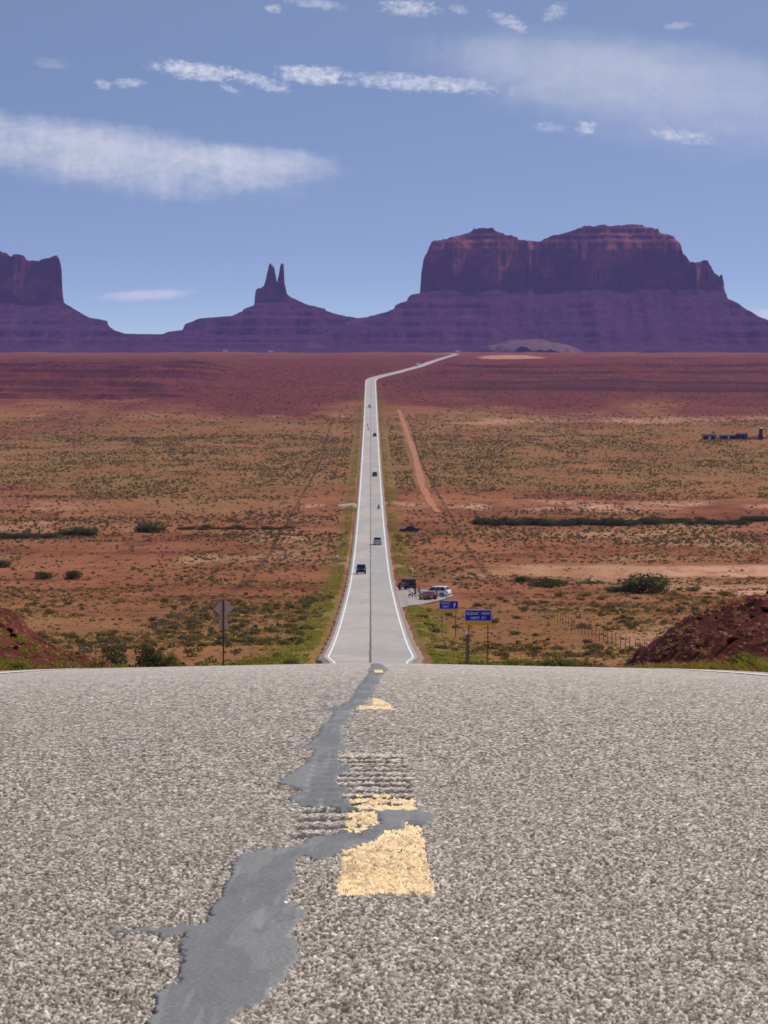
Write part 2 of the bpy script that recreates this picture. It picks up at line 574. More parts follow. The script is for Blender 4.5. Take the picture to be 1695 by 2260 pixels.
def leaf_mat(name, lo, hi, attr='shade', trans=0.4):
    m, t, b = new_mat(name)
    n = t.noise(t.pos(), 0.7, 3)
    f = t.math('ADD', t.math('MULTIPLY', t.attr(attr), 0.75), t.math('MULTIPLY', n, 0.3), clamp=True)
    t.l.new(t.mix(f, lo, hi), b.inputs['Base Color'])
    b.inputs['Roughness'].default_value = 0.8
    b.inputs['Specular IOR Level'].default_value = 0.15
    tr = t.new('ShaderNodeBsdfTranslucent')
    t.l.new(t.mix(f, lo, hi), tr.inputs[0])
    ms = t.new('ShaderNodeMixShader')
    ms.inputs[0].default_value = trans
    t.l.new(b.outputs[0], ms.inputs[1])
    t.l.new(tr.outputs[0], ms.inputs[2])
    t.l.new(ms.outputs[0], t.n['Material Output'].inputs[0])
    return m


M = dict(
    ground=ground_mat(), chips=chip_seal_mat(), road=far_road_mat(), tar=tar_mat(),
    yellow=paint_mat('yellow_road_paint', (0.94, 0.66, 0.35), (0.50, 0.34, 0.18), 0.47),
    white=paint_mat('white_road_paint', (0.82, 0.80, 0.76), (0.50, 0.46, 0.42), 0.36),
    mesa=mesa_mat(),
    bank=rock_mat('red_bank_rock', (0.045, 0.009, 0.005), (0.105, 0.024, 0.013), (0.17, 0.060, 0.038), 1.6),
    crack=plain('filled_crack', (0.15, 0.125, 0.105), 0.8, spec=0.1, vary=0.3, scale=1.5),
    rubble=leaf_mat('broken_red_stone', (0.070, 0.017, 0.010), (0.23, 0.085, 0.055), 'shade', 0.0),
    gravel=plain('gravel_shoulder', (0.27, 0.20, 0.155), 0.95, spec=0.1, vary=0.4, scale=2.2),
    dirt=plain('dirt_track', (0.37, 0.165, 0.085), 0.95, spec=0.1, vary=0.45, scale=0.5),
    pad=plain('turnout_gravel', (0.34, 0.29, 0.255), 0.9, spec=0.1, vary=0.2, scale=0.5),
)

# ------------------------------------------------------------------ ground
def build_ground():
    ds = [-60.0, -30, -10, 0]
    d = 4.0
    while d < 11000:
        ds.append(d)
        d += 4.0 if 2100 < d < 3350 else d * (0.022 if d < 260 else 0.0085 if d < 1200 else 0.0065 if d < 5000 else 0.05)
    ds = np.array(ds)
    xs = list(np.arange(0, 14, 0.9))
    x = 14.0
    while x < 6100:
        xs.append(x)
        x = x * 1.035 + 0.4
    xs = np.array([-v for v in xs[:0:-1]] + xs)
    D, X0 = np.meshgrid(ds, xs, indexing='ij')
    X = X0 + road_x(D)
    Z = T(X, D)
    # the slope falls away out of sight beside the crest so that it never rises into the view of the valley
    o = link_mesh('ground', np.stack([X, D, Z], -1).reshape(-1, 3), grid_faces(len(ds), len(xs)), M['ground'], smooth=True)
    AX = np.abs(X - road_x(D))
    n1 = fbm(X / 60, D / 160, 41, 4)
    n2 = fbm(X / 18, D / 45, 43, 4)
    veg = 0.85 * sstep(D, 180, 260) * (1 - sstep(D + 160 * (n1 - .5), 430, 560))
    veg = veg + 0.95 * sstep(D + 420 * (n1 - .5), 1060, 1200) * (1 - sstep(D + 900 * (n1 - .5), 1700, 2200))
    veg = veg + 0.35 * sstep(D, 560, 620) * (1 - sstep(D, 1000, 1080)) * sstep(n2, .45, .6)
    veg = veg * (0.55 + 0.6 * sstep(n2, 0.35, 0.6))
    verge = (1 - sstep(AX + 3 * (n2 - .5), 7.0, 11.5)) * sstep(AX, 4.4, 5.4) * (1 - 0.7 * sstep(D, 460, 640)) * (1 - sstep(D, 2300, 2700))
    wob = 36 * (fbm(X / 45, D / 200, 45, 4) - 0.5)
    sand = 0.0
    for c, w, x0 in ((712, 20, 24), (640, 17, 40), (578, 22, 52)):
        sand = sand + (1 - sstep(np.abs(D + wob - c), w * 0.5, w)) * sstep(X, x0, x0 + 14)
    sand = sand + 0.8 * (1 - sstep(np.abs(D + 2.2 * wob - 1095), 16, 52)) * (1 - 0.6 * (X < -20)) * sstep(n2, .40, .56)
    sand = sand + 0.8 * (1 - sstep(np.abs(X - 0.085 * D + 8 * (n2 - .5)), 4, 9)) * sstep(D, 270, 300) * (1 - sstep(D, 400, 440))
    sand = sand + 0.6 * sstep(n2, .58, .7) * (D > 560) * (D < 1000) + 0.5 * sstep(n2, .6, .7) * (D > 1500) * (D < 2100)
    sand = sand * (0.45 + 0.7 * sstep(fbm(X / 14, D / 30, 46, 4), .38, .58))
    sand = sand + 0.9 * (1 - sstep(((X - 158) / 42) ** 2 + ((D - 3860) / 190) ** 2, 0.5, 1.1))
    sand = sand + 0.9 * (1 - sstep(np.abs(D - 1960 - 60 * (n1 - .5)), 25, 70)) * sstep(X, 30, 60)
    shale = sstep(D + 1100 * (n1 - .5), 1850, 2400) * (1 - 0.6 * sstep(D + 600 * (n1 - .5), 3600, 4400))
    fattr(o, 'veg', np.clip(veg, 0, 1)); fattr(o, 'verge', np.clip(verge, 0, 1))
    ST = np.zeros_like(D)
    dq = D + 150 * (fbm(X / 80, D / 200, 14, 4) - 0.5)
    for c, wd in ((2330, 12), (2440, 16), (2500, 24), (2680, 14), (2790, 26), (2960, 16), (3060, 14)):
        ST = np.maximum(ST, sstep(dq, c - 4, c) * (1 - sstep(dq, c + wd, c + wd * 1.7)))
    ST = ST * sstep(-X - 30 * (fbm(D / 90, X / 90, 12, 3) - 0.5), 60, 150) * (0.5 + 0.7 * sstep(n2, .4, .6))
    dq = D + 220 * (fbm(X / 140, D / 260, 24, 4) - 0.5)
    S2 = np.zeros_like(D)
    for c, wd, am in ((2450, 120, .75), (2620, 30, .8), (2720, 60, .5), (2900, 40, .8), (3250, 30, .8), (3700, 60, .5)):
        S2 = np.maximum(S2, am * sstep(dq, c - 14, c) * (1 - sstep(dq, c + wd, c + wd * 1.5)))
    S2 = 1.2 * S2 * sstep(X - road_x(D), 8, 60) * (0.4 + 0.8 * sstep(n1, .35, .6))  # cloud shade over the far plain put in as darker shale bands
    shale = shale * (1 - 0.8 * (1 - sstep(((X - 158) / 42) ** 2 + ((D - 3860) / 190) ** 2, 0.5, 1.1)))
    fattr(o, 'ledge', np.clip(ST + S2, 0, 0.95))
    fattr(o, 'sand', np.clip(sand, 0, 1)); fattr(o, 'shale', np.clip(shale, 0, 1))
    tag(o, kind='structure')


build_ground()


def ribbon(name, ds, xl, xr, zoff, mat, n=2, zf=None, kind='structure'):
    ds = np.asarray(ds, float)
    k = np.linspace(0, 1, n)[None, :]
    X = xl(ds)[:, None] * (1 - k) + xr(ds)[:, None] * k
    D = np.repeat(ds[:, None], n, 1)
    Z = zf(X, D) + zoff
    o = link_mesh(name, np.stack([X, D, Z], -1).reshape(-1, 3), grid_faces(len(ds), n), mat, smooth=True)
    if kind:
        tag(o, kind=kind)
    return o


def road_z(x, d):
    return prof(d) + crown(np.asarray(x) - road_x(d))


# ---- the chip-sealed pavement in front of the camera, stone by stone
TAR_UPPER = [(1290, 135), (1270, 190), (1225, 245), (1205, 290), (1180, 315), (1130, 335), (1060, 350), (930, 366), (1060, 357), (1118, 352), (1105, 390), (1060, 420), (1040, 470), (1010, 500),
             (1000, 515), (920, 526), (1000, 527), (1030, 535), (1010, 570), (960, 620), (905, 655), (850, 686), (915, 700), (935, 715), (975, 730), (910, 764), (950, 780), (1050, 795), (1150, 806),
             (1240, 806), (1330, 810), (1430, 808), (1520, 815), (1575, 832), (1582, 850), (1545, 868), (1560, 880), (1500, 884), (1440, 868), (1437, 892), (1420, 905),
             (1330, 912), (1265, 900), (1300, 880), (1332, 866), (1318, 838), (1305, 820), (1240, 812), (1200, 800), (1180, 775), (1135, 730), (1200, 722), (1125, 700), (1122, 670), (1140, 640), (1180, 620), (1155, 602),
             (1125, 575), (1128, 540), (1235, 520), (1150, 514), (1150, 495), (1140, 460), (1150, 425), (1180, 385), (1195, 345), (1245, 325), (1290, 275),
             (1312, 232), (1330, 190), (1362, 165), (1325, 135)]
TAR_LOWER = [(1325, 900), (1240, 912), (1140, 915), (1060, 920), (1015, 930), (980, 962), (935, 990), (850, 996), (770, 1003), (720, 1010), (680, 1030), (655, 1052), (650, 1110),
             (615, 1190), (575, 1240), (545, 1300), (525, 1345), (490, 1358), (380, 1360), (200, 1362), (60, 1366), (60, 1374), (220, 1376), (330, 1384), (455, 1390), (420, 1412), (400, 1432),
             (428, 1470), (415, 1530), (412, 1590), (395, 1612), (310, 1655), (292, 1720), (270, 1800), (240, 1990), (560, 1990), (600, 1850), (640, 1780), (720, 1720), (800, 1670), (880, 1600), (930, 1520), (955, 1470), (940, 1430),
             (905, 1395), (950, 1340), (1000, 1310), (975, 1280), (905, 1262), (882, 1245), (900, 1190), (930, 1140), (930, 1070), (960, 1025), (1060, 1040),
             (1105, 1018), (1190, 990), (1285, 962), (1325, 938)]
TAR_CRACK = [(110, 487), (200, 484), (262, 486), (200, 489)]


def in_poly(px, py, poly):
    pts = [(200 + a * 0.48222, 1400 + b * 0.48222) for a, b in poly]
    inside = np.zeros(px.shape, bool)
    j = len(pts) - 1
    for i in range(len(pts)):
        xi, yi = pts[i]; xj, yj = pts[j]
        if yi != yj:
            c = ((yi > py) != (yj > py)) & (px < (xj - xi) * (py - yi) / (yj - yi) + xi)
            inside ^= c
        j = i
    return inside


def worley(x, y, cell, seed, turn=0.47):
    """distances to the two nearest stones, the nearest one's random number and the offset from its middle"""
    c, q = math.cos(turn), math.sin(turn)
    gx_, gy_ = (x * c - y * q) / cell, (x * q + y * c) / cell
    ix, iy = np.floor(gx_), np.floor(gy_)
    f1 = np.full(x.shape, 9.0); f2 = np.full(x.shape, 9.0); idr = np.zeros(x.shape)
    ox = np.zeros(x.shape); oy = np.zeros(x.shape)
    for a in (-1, 0, 1):
        for b in (-1, 0, 1):
            jx, jy = ix + a, iy + b
            ax_ = jx + 0.04 + 0.92 * hash2(jx, jy, seed) - gx_
            ay_ = jy + 0.04 + 0.92 * hash2(jx, jy, seed + 1) - gy_
            d = ax_ ** 2 + ay_ ** 2
            near = d < f1
            f2 = np.where(near, f1, np.minimum(f2, d))
            idr = np.where(near, hash2(jx, jy, seed + 2), idr)
            ox = np.where(near, ax_, ox)
            oy = np.where(near, ay_, oy)
            f1 = np.where(near, d, f1)
    return np.sqrt(f1), np.sqrt(f2), idr, ox, oy


YELLOW_X = (-0.052, 0.101)


def build_near_road():
    DE = 60.0
    ds = [2.9]
    while ds[-1] < DE:
        ds.append(ds[-1] * (1.00105 + 0.0011 * min(1.0, max(0.0, (ds[-1] - 16) / 30))))
    ds = np.array(ds)
    us = np.arange(0, 0.1651, 0.00066)
    st_ = 0.00066
    out_ = [us[-1]]
    while out_[-1] < 1.48:
        st_ *= 1.032
        out_.append(out_[-1] + st_)
    us = np.concatenate([us, out_[1:]])
    us = np.concatenate([-us[:0:-1], us])
    D, U = np.meshgrid(ds, us, indexing='ij')
    X = U * D
    base = road_z(X, D)
    f1, f2, rid, fx_, fy_ = worley(X + 0.003 * fbm(X * 90, D * 90, 33, 2), D, 0.0058, 5)
    g1, g2, gid, _, _ = worley(X + 3, D, 0.0056, 15, 1.1)
    edge = f2 - f1
    low = fbm(X * 9, D * 6, 21, 3)
    tx = hash2(np.floor(rid * 77777), np.floor(rid * 3333), 6) - .5
    ty = hash2(np.floor(rid * 55555), np.floor(rid * 8888), 7) - .5
    h = (0.0010 + 0.0050 * rid ** 1.5 + 0.0060 * tx * fx_ + 0.0060 * ty * fy_) * sstep(edge, 0.0, 0.22)
    bed = sstep(edge, 0.16, 0.36) * sstep(rid + 0.7 * (low - 0.42), 0.14, 0.24)
    h = h * (0.15 + 0.85 * bed) + 0.0010 * (0.5 - g1)
    chip = np.clip(0.82 * hash2(np.floor(rid * 9999), np.floor(rid * 5555), 3) + 0.30 * gid, 0, 1)
    far_ = sstep(D, 9, 34)
    bed = bed + (0.93 - bed) * 0.72 * far_
    chip = chip + (0.74 - chip) * 0.5 * far_
    h = h * (1 - 0.35 * far_)
    # rumble strip: grooves ground across the lane line
    gro = np.zeros_like(h)
    sides = sstep(X, -0.165, -0.150) * (1 - sstep(X + 0.012 * (fbm(D * 30, X * 3, 61, 2) - .5), 0.088, 0.104))
    for k in range(14):
        c = 6.72 + 0.262 * k
        gro = np.maximum(gro, (1 - sstep(np.abs(D + 0.008 * (fbm(X * 22, D * 0 + k, 62, 3) - .5) - c), 0.062, 0.082)))
    gro = gro * sides * np.where(D < 7.55, 0.75 * (X < -0.02) + 0.3, 1.0)
    # paint and tar
    jx = 5.0 / D
    PX = CX + F * U
    PY = HY - F * (base - H) / D
    ex = (fbm(X * 60, D * 24, 71, 3) - .5) * 22 * 6 / D * 0.9
    ey = (fbm(X * 50 + 9, D * 20, 72, 3) - .5) * 16 * (6 / D) ** 1.6
    tar = in_poly(PX + ex, PY + ey, TAR_UPPER) | in_poly(PX + ex, PY + ey, TAR_LOWER) | in_poly(PX + ex * .4, PY + ey * .2, TAR_CRACK)
    # towards its right side the lower band is thin and stones show through
    line = 200 + 0.48222 * (690 + 0.16 * (1790 - (PY - 1400) / 0.48222))
    thin = sstep(PX + ex - line, 0, 40) * (PY > 1400 + 0.48222 * 1290)
    tar = tar & ~((h > 0.0034 + 0.0030 * (1 - thin)) & (thin > 0.02) & (gid > 0.35))
    ragged = 0.012 * (fbm(X * 45, D * 30, 81, 3) - .5)
    yx = (X + ragged > YELLOW_X[0]) & (X + ragged < YELLOW_X[1])
    rg = 0.10 * (fbm(X * 40, D * 20, 82, 3) - .5)
    worn2 = fbm(X * 20, D * 4, 83, 3)
    yel = yx & (((D + rg > 5.34) & (D + rg < 8.12) & ~((h < 0.0007) & (rid < .7)) & (gro < 0.8))
                | ((D + rg > 15.2) & (D + rg < 18.4) & ~(D > 15.75 + 1.9 * fbm(X * 26, 0 * X, 84, 3) * (X > 0.02) * (X < 0.085)) & (worn2 > 0.25) & ((D < 17.3) | (X > 0.03)))) & ~tar
    tsoft = tar.astype(float)
    z = base + h * (1 - 0.8 * gro) - 0.0060 * gro
    z = np.where(yel, z + 0.0012, z)
    zt = base + 0.0062 + 0.0022 * (fbm(X * 30, D * 14, 91, 3) - .5) + 0.25 * h - 0.009 * gro
    z = np.where(tar, np.maximum(zt, base + 0.55 * h), z)
    bed = bed * (1 - 0.98 * gro)
    chip = np.clip(chip + 0.22 * sides * (1 - gro) * (D > 6.6) * (D < 10.4), 0, 1)
    V = np.stack([X, D, z], -1).reshape(-1, 3)
    FA = grid_faces(len(ds), len(us))
    FA = FA[(np.abs(X.ravel()[FA]) < 4.24).all(1)]
    lab = np.where(tar, 2, np.where(yel, 1, 0)).ravel()
    fl = lab[FA]
    ft = np.where((fl == 2).sum(1) >= 2, 2, np.where((fl == 1).sum(1) >= 2, 1, 0))
    for code, name, mat in ((0, 'road', 'chips'), (1, 'lane_line', 'yellow'), (2, 'tar_seal', 'tar')):
        fs = FA[ft == code]
        used = np.unique(fs)
        re = np.zeros(len(V), np.int64)
        re[used] = np.arange(len(used))
        o = link_mesh(name, V[used], re[fs], M[mat], smooth=(code == 2))
        if code == 0:
            fattr(o, 'chip', chip.ravel()[used])
            fattr(o, 'bed', bed.ravel()[used])
        tag(o, kind='structure')
    # pavement beside and behind the stone-by-stone part, a centimetre lower where it runs underneath
    dl = np.concatenate([np.arange(-40, 3.0, 1.0), np.geomspace(3, 59.8, 60)])
    ribbon('road', dl, lambda d: -4.25 + 0 * d, lambda d: 4.25 + 0 * d, -0.012, M['road'], 41, road_z)


build_near_road()


def far_ds(a, b):
    out = [a]
    while out[-1] < b:
        out.append(out[-1] * (1.01 if out[-1] < 300 else 1.006))
    out[-1] = b
    return np.array(out)


def build_far_road():
    ds = far_ds(59.8, 4590)
    def pinch(d):     # the lines draw in a little where the hill levels out
        return 3.62 - 0.75 * sstep(d, 294, 272) * sstep(d, 200, 250)
    def edge(d):
        return 0.40 + pinch(d)
    ribbon('road', ds, lambda d: road_x(d) - edge(d), lambda d: road_x(d) + edge(d), 0.0, M['road'], 21, road_z)
    dm = np.concatenate([np.arange(-40, 59.8, 1.0), ds[ds < 3600]])
    wid = lambda d: 0.055 + 0.00008 * np.clip(d, 0, 1500)
    for s in (-1, 1):
        ribbon('edge_line', dm, lambda d: road_x(d) + s * pinch(d) - wid(d), lambda d: road_x(d) + s * pinch(d) + wid(d), 0.009, M['white'], 3, road_z)
    dc = ds[(ds > 200) & (ds < 2650)]
    wob = lambda d: 0.10 * (fbm(d / 9, 0 * d, 55, 3) - .5) - 0.02
    ribbon('tar_seal', dc, lambda d: wob(d) - 0.10, lambda d: wob(d) + 0.10, 0.005, M['crack'], 3, road_z)
    # short remnants of lane line before the crest
    for a, b, x0, x1 in ((26.4, 28.6, 0.03, 0.10),):
        ribbon('lane_line', np.linspace(a, b, 14), lambda d: x0 + 0 * d, lambda d: x1 + 0 * d, 0.0085, M['yellow'], 4, road_z)
    # gravel shoulders
    dg = far_ds(20, 3000)
    for s in (-1, 1):
        def inner(d): return road_x(d) + s * (edge(d) - 0.05)
        def outer(d): return road_x(d) + s * (edge(d) + 0.30 + 0.65 * fbm(d / 6, 0 * d, 95 + s, 3))
        def zf(X, D):
            a = np.abs(X - road_x(D)) - edge(D)
            z = prof(D) - 0.088 - 0.03 - 0.10 * np.clip(a, 0, 3)
            z[:, 0 if s < 0 else -1] -= 0.40
            z[:, 1 if s < 0 else -2] -= 0.06
            return z
        if s < 0:
            ribbon('gravel_shoulder', dg, outer, inner, 0.0, M['gravel'], 6, zf)
        else:
            ribbon('gravel_shoulder', dg, inner, outer, 0.0, M['gravel'], 6, zf)


build_far_road()


def build_tracks():
    ds = far_ds(1040, 2120)
    cx = lambda d: np.interp(d, [1040, 1080, 1230, 1530, 1900, 2080, 2120], [20.5, 19.6, 18.4, 19.6, 18.6, 17.6, 17.2])
    w = lambda d: 0.45 + 1.3 * fbm(d / 16, 0 * d, 97, 4)
    ribbon('dirt_track', ds, lambda d: cx(d) - w(d), lambda d: cx(d) + w(d) * 1.1, 0.10, M['dirt'], 7, T)
    # paved turnout on the right
    yy = np.array([1341, 1336, 1331, 1326, 1320, 1312, 1304, 1299, 1296, 1292])
    rr = np.array([872, 902, 930, 952, 975, 1000, 995, 940, 880, 862])
    dd = np.array([d_at(v) for v in yy])
    ds = np.linspace(dd[0], dd[-1], 70)
    xr = lambda d: np.maximum(gx(np.interp(d, dd, rr), d) + 0.5 * (fbm(d / 4, 0 * d, 98, 3) - .5), 4.3)
    ribbon('turnout', ds, lambda d: 4.1 + 0 * d, xr, 0.0, M['pad'], 16, lambda X, D: np.maximum(prof(D) - 0.10 - 0.012 * X, T(X, D) + 0.05))
    # pale approaches where farm tracks meet the highway, and a graded patch
    for px0, px1, py, hgt in ((745, 796, 1113, 6), (676, 716, 853, 3), (1112, 1150, 947, 9)):
        d0, d1 = d_at(py + hgt / 2), d_at(py - hgt / 2)
        s = 0.0 if py != 947 else 1.0
        ds = np.linspace(d0, d1, 24)
        xa, xb = gx(px0, d0), gx(px1, d0)
        m = (xa + xb) / 2
        l = lambda d: (m + s * (d - (d0 + d1) / 2) * 0.10) - (xb - xa) / (2 if s == 0 else 7) * np.sqrt(np.clip(1 - ((d - (d0 + d1) / 2) / ((d1 - d0) / 2 + .1)) ** 2, 0.02, 1))
        r = lambda d: (m + s * (d - (d0 + d1) / 2) * 0.10) + (xb - xa) / (2 if s == 0 else 7) * np.sqrt(np.clip(1 - ((d - (d0 + d1) / 2) / ((d1 - d0) / 2 + .1)) ** 2, 0.02, 1))
        ribbon('dirt_track', ds, l, r, 0.12, M['pad'] if s == 0 else M['dirt'], 8, T)


build_tracks()

# ------------------------------------------------------------------ mesas
MD = 9000.0
mz = lambda py: H + (HY - py) / F * MD
mx = lambda px: (px - CX) / F * MD
SKY_WEST = [(-420, 775), (-330, 735), (-280, 700), (-250, 668), (-238, 600), (-225, 556), (-120, 548), (-40, 552), (0, 557), (10, 562), (26, 570), (31, 566), (54, 567), (60, 578), (77, 580), (92, 578.6), (105, 572.5),
            (125.5, 567), (132, 577.6), (136, 598), (138, 649), (141, 672), (154, 680), (174, 693), (195, 706), (233, 713), (236, 724), (246, 734), (271, 742), (330, 756), (420, 785)]
SKY_SPIRE = [(300, 785), (340, 752), (379, 735), (407, 732), (412.5, 718.5), (441, 706), (512, 700.5), (535, 690), (538, 684), (561, 675), (564, 639), (568, 635), (581.5, 635),
             (588, 608), (593, 590), (597, 584), (602, 583), (604.6, 590), (610, 616), (612, 621), (616, 606), (619.5, 584), (622, 582), (626, 583), (628, 624), (633, 649),
             (645.6, 658.5), (681, 675), (716, 682.6), (718, 688), (738, 695), (768.5, 701.6), (800, 709), (850, 720), (930, 760), (960, 785)]
SKY_EAST = [(640, 785), (700, 755), (760, 722), (779, 709), (809.5, 705.7), (830, 699.5), (850, 695), (868, 688), (870.6, 679), (896, 670), (899, 662), (906.5, 655.5), (929, 652), (931, 603), (936, 570), (945, 554.5), (950, 539),
            (1014, 525), (1042, 510), (1047, 506), (1083, 507), (1091, 513.5), (1111.5, 522), (1134.5, 526), (1139.6, 532.5), (1162.6, 538), (1188, 537.6), (1214, 526), (1270, 511),
            (1288, 501), (1411, 498), (1421.4, 503), (1444.5, 508.4), (1448.6, 518.7), (1478, 526), (1485.5, 536.6), (1491.6, 547), (1494.7, 567), (1511, 585), (1531.5, 582.7), (1549.5, 578.6),
            (1557, 590), (1562, 606), (1571.5, 616), (1579, 611), (1583, 634), (1585, 662), (1590.5, 667), (1613.6, 682.6), (1644, 705.7), (1695, 729), (1760, 755), (1840, 785)]


def build_mesa(name, sky, xs, thick, front, flute, seed, label, cat, turn=0.0, rag=0.0):
    """height = the lower of the skyline along the ridge and a stepped slope rising from the plain"""
    ys = np.concatenate([np.arange(-470, -30, 5.0), np.arange(-30, 75, 1.3), np.arange(75, 2 * thick - 75, 9.0),
                         np.arange(2 * thick - 75, 2 * thick + 40, 3.5), np.arange(2 * thick + 40, 2 * thick + 471, 10.0)])
    Y, X = np.meshgrid(ys, xs, indexing='ij')
    sx, sy = zip(*sky)
    S = np.interp(X - turn * (Y - thick), [mx(v) for v in sx], [mz(v) for v in sy])
    hi = sstep(S, mz(690), mz(640))
    jag = np.floor(fbm(X / 16, Y / 60, seed + 9, 3) * 9) / 9
    S = S + (2.0 + 5.0 * hi) * (fbm(X / 9, Y / 30, seed + 9, 3) - .5) + 9.0 * hi * (jag - 0.5) * flute / 20
    S = S + rag * sstep(S, mz(660), mz(630)) * (np.floor(fbm(X / 6, Y / 25, seed + 31, 2) * 7) / 7 - .55)
    rid = 1 - np.abs(2 * fbm(X / 62, Y / 400, seed, 3) - 1)
    rid2 = 1 - np.abs(2 * fbm(X / 19, Y / 200, seed + 3, 3) - 1)
    fl = flute * (rid - 0.6) * 1.7 + 0.32 * flute * (rid2 - 0.6)
    gul = 90 * (fbm(X / 90, Y / 700, seed + 5, 4) - .5) + 9 * (fbm(X / 32, Y / 160, seed + 6, 3) - .5)
    t = np.where(Y < thick, Y, 2 * thick - Y)
    up = sstep(t, -120, 5)
    t = t + fl * up + gul * (1 - up) * sstep(t, -470, -380) + 0.0
    ft, fz = zip(*front)
    # the ledges of the lower slope wander in height and come and go
    shift = 26 * (fbm(X / 240, Y / 2000, seed + 21, 3) - .5)
    step_ = np.interp(t + shift * (1 - sstep(t, -40, -6)), ft, fz)
    k_ = np.ones(31) / 31
    ramp_ = np.interp(t, np.arange(-470, 200, 2.0), np.convolve(np.interp(np.arange(-470 - 30, 200 + 30, 2.0), ft, fz), k_, 'valid')[:335])
    keep_ = np.maximum(sstep(t, -30, -8), sstep(fbm(X / 110, Y / 900, seed + 23, 3), 0.40, 0.58))
    slope_ = keep_ * step_ + (1 - keep_) * ramp_
    Z = np.minimum(slope_, S)
    Z = Z + 2.4 * (fbm(X / 7, Y / 7, seed + 11, 3) - .5) * (1 - sstep(t, -8, 0) * (1 - sstep(t, 12, 30)))
    V = np.stack([X, Y + MD - thick, Z], -1).reshape(-1, 3)
    o = link_mesh(name, V, grid_faces(len(ys), len(xs)), M['mesa'])
    fattr(o, 'cliff', sstep(t + 6 * (fbm(X / 20, Y / 20, seed + 25, 2) - .5), -8, -1))
    return tag(o, label, cat, kind='structure')


def ledges(pairs):
    """(distance, pixel row) pairs to (distance, height)"""
    return [(a, mz(b)) for a, b in pairs]


FRONT_EAST = ledges([(-470, 792), (-420, 780), (-330, 764), (-322, 756), (-290, 750), (-285, 738), (-215, 725), (-210, 716), (-150, 702), (-146, 693), (-112, 686), (-108, 675), (-60, 664), (-40, 652),
                     (-4, 645), (0, 640), (4, 600), (9, 590), (12, 556), (20, 548), (24, 540), (50, 532), (53, 524), (80, 518), (83, 508), (110, 502), (150, 485)])
FRONT_WEST = ledges([(-470, 792), (-420, 780), (-330, 766), (-325, 756), (-270, 748), (-264, 735), (-180, 722), (-174, 712), (-110, 698), (-60, 684), (-4, 670), (0, 660), (5, 612), (9, 606), (13, 570), (22, 562), (60, 540), (150, 530)])
FRONT_SPIRE = ledges([(-470, 792), (-400, 780), (-330, 766), (-325, 754), (-240, 742), (-235, 728), (-190, 722), (-185, 707), (-120, 698), (-115, 690), (-70, 684), (-66, 678), (-8, 668), (-2, 664), (0, 655), (3, 610), (7, 570), (20, 560), (60, 550)])

build_mesa('mesa', SKY_EAST, np.arange(mx(640), mx(1840), 2.2), 170, FRONT_EAST, 24, 101,
           'broad flat topped purple mesa with a saddle in its rim, right of the highway', 'mesa')
build_mesa('mesa', SKY_WEST, np.arange(mx(-420), mx(420), 2.2), 150, FRONT_WEST, 17, 131,
           'steep walled purple mesa cut off by the left edge of the view', 'mesa', -0.09)
bx = np.concatenate([np.arange(mx(300), mx(555), 2.2), np.arange(mx(555), mx(650), 0.8), np.arange(mx(650), mx(960), 2.2)])
build_mesa('butte', SKY_SPIRE, bx, 30, FRONT_SPIRE, 2.2, 151,
           'small purple butte crowned by two thin rock spires', 'butte', -0.03, 16.0)


def build_foothills():
    xs = np.arange(-3200, 3200, 9.0)
    ys = np.concatenate([np.arange(-700, 300, 7.0), np.arange(300, 1500, 40.0)])
    Y, X = np.meshgrid(ys, xs, indexing='ij')
    t = Y + 120 * (fbm(X / 160, Y / 500, 171, 4) - .5) + 26 * (fbm(X / 30, Y / 100, 172, 3) - .5)
    p = ledges([(-700, 800), (-600, 785), (-420, 772), (-412, 764), (-260, 757), (-252, 749), (-120, 744), (-114, 739.5), (40, 738), (300, 745), (1500, 800)])
    Z = np.interp(t, [a for a, b in p], [b for a, b in p]) + 5 * (fbm(X / 90, Y / 90, 173, 4) - .5)
    Z = Z - 30 * sstep(np.abs(X), 2200, 3200)
    o = link_mesh('foothills', np.stack([X, Y + MD - 60, Z], -1).reshape(-1, 3), grid_faces(len(ys), len(xs)), M['mesa'])
    tag(o, kind='structure')


build_foothills()




def build_outcrop():
    """slickrock at the foot of the broad mesa, its sunlight put into a paler colour"""
    m, t, b = new_mat('sunlit_slickrock')
    p = t.pos()
    n = t.noise(t.scaled(p, (0.03, 0.03, 0.08)), 1.0, 5, 0.65)
    d_ = t.noise(t.scaled(p, (0.09, 0.05, 0.09)), 1.0, 3, 0.5)
    col = t.mix(n, (0.065, 0.026, 0.027), (0.135, 0.060, 0.054))
    t.l.new(t.mix(t.math('MULTIPLY', t.step(d_, 0.56, 0.64), 0.8), col, (0.05, 0.03, 0.03)), b.inputs['Base Color'])
    b.inputs['Roughness'].default_value = 0.95
    xs = np.linspace(mx(1050) * .93, mx(1285) * .93, 90)
    ys = np.linspace(8180, 8560, 50)
    Y, X = np.meshgrid(ys, xs, indexing='ij')
    u = (X - xs.mean()) / (xs[-1] - xs[0]) * 2
    v = (Y - 8420) / 240
    f = np.clip(1 - u * u - v * v * 0.8 + 0.9 * (fbm(X / 50, Y / 50, 191, 4) - .5), 0, None)
    top = H + (HY - 753) / F * 8420
    Z = 40 + (top - 40) * f ** 0.30 + 7 * (fbm(X / 16, Y / 16, 192, 4) - .5)
    o = link_mesh('slickrock', np.stack([X, Y, Z], -1).reshape(-1, 3), grid_faces(len(ys), len(xs)), m)
    tag(o, kind='structure')


build_outcrop()

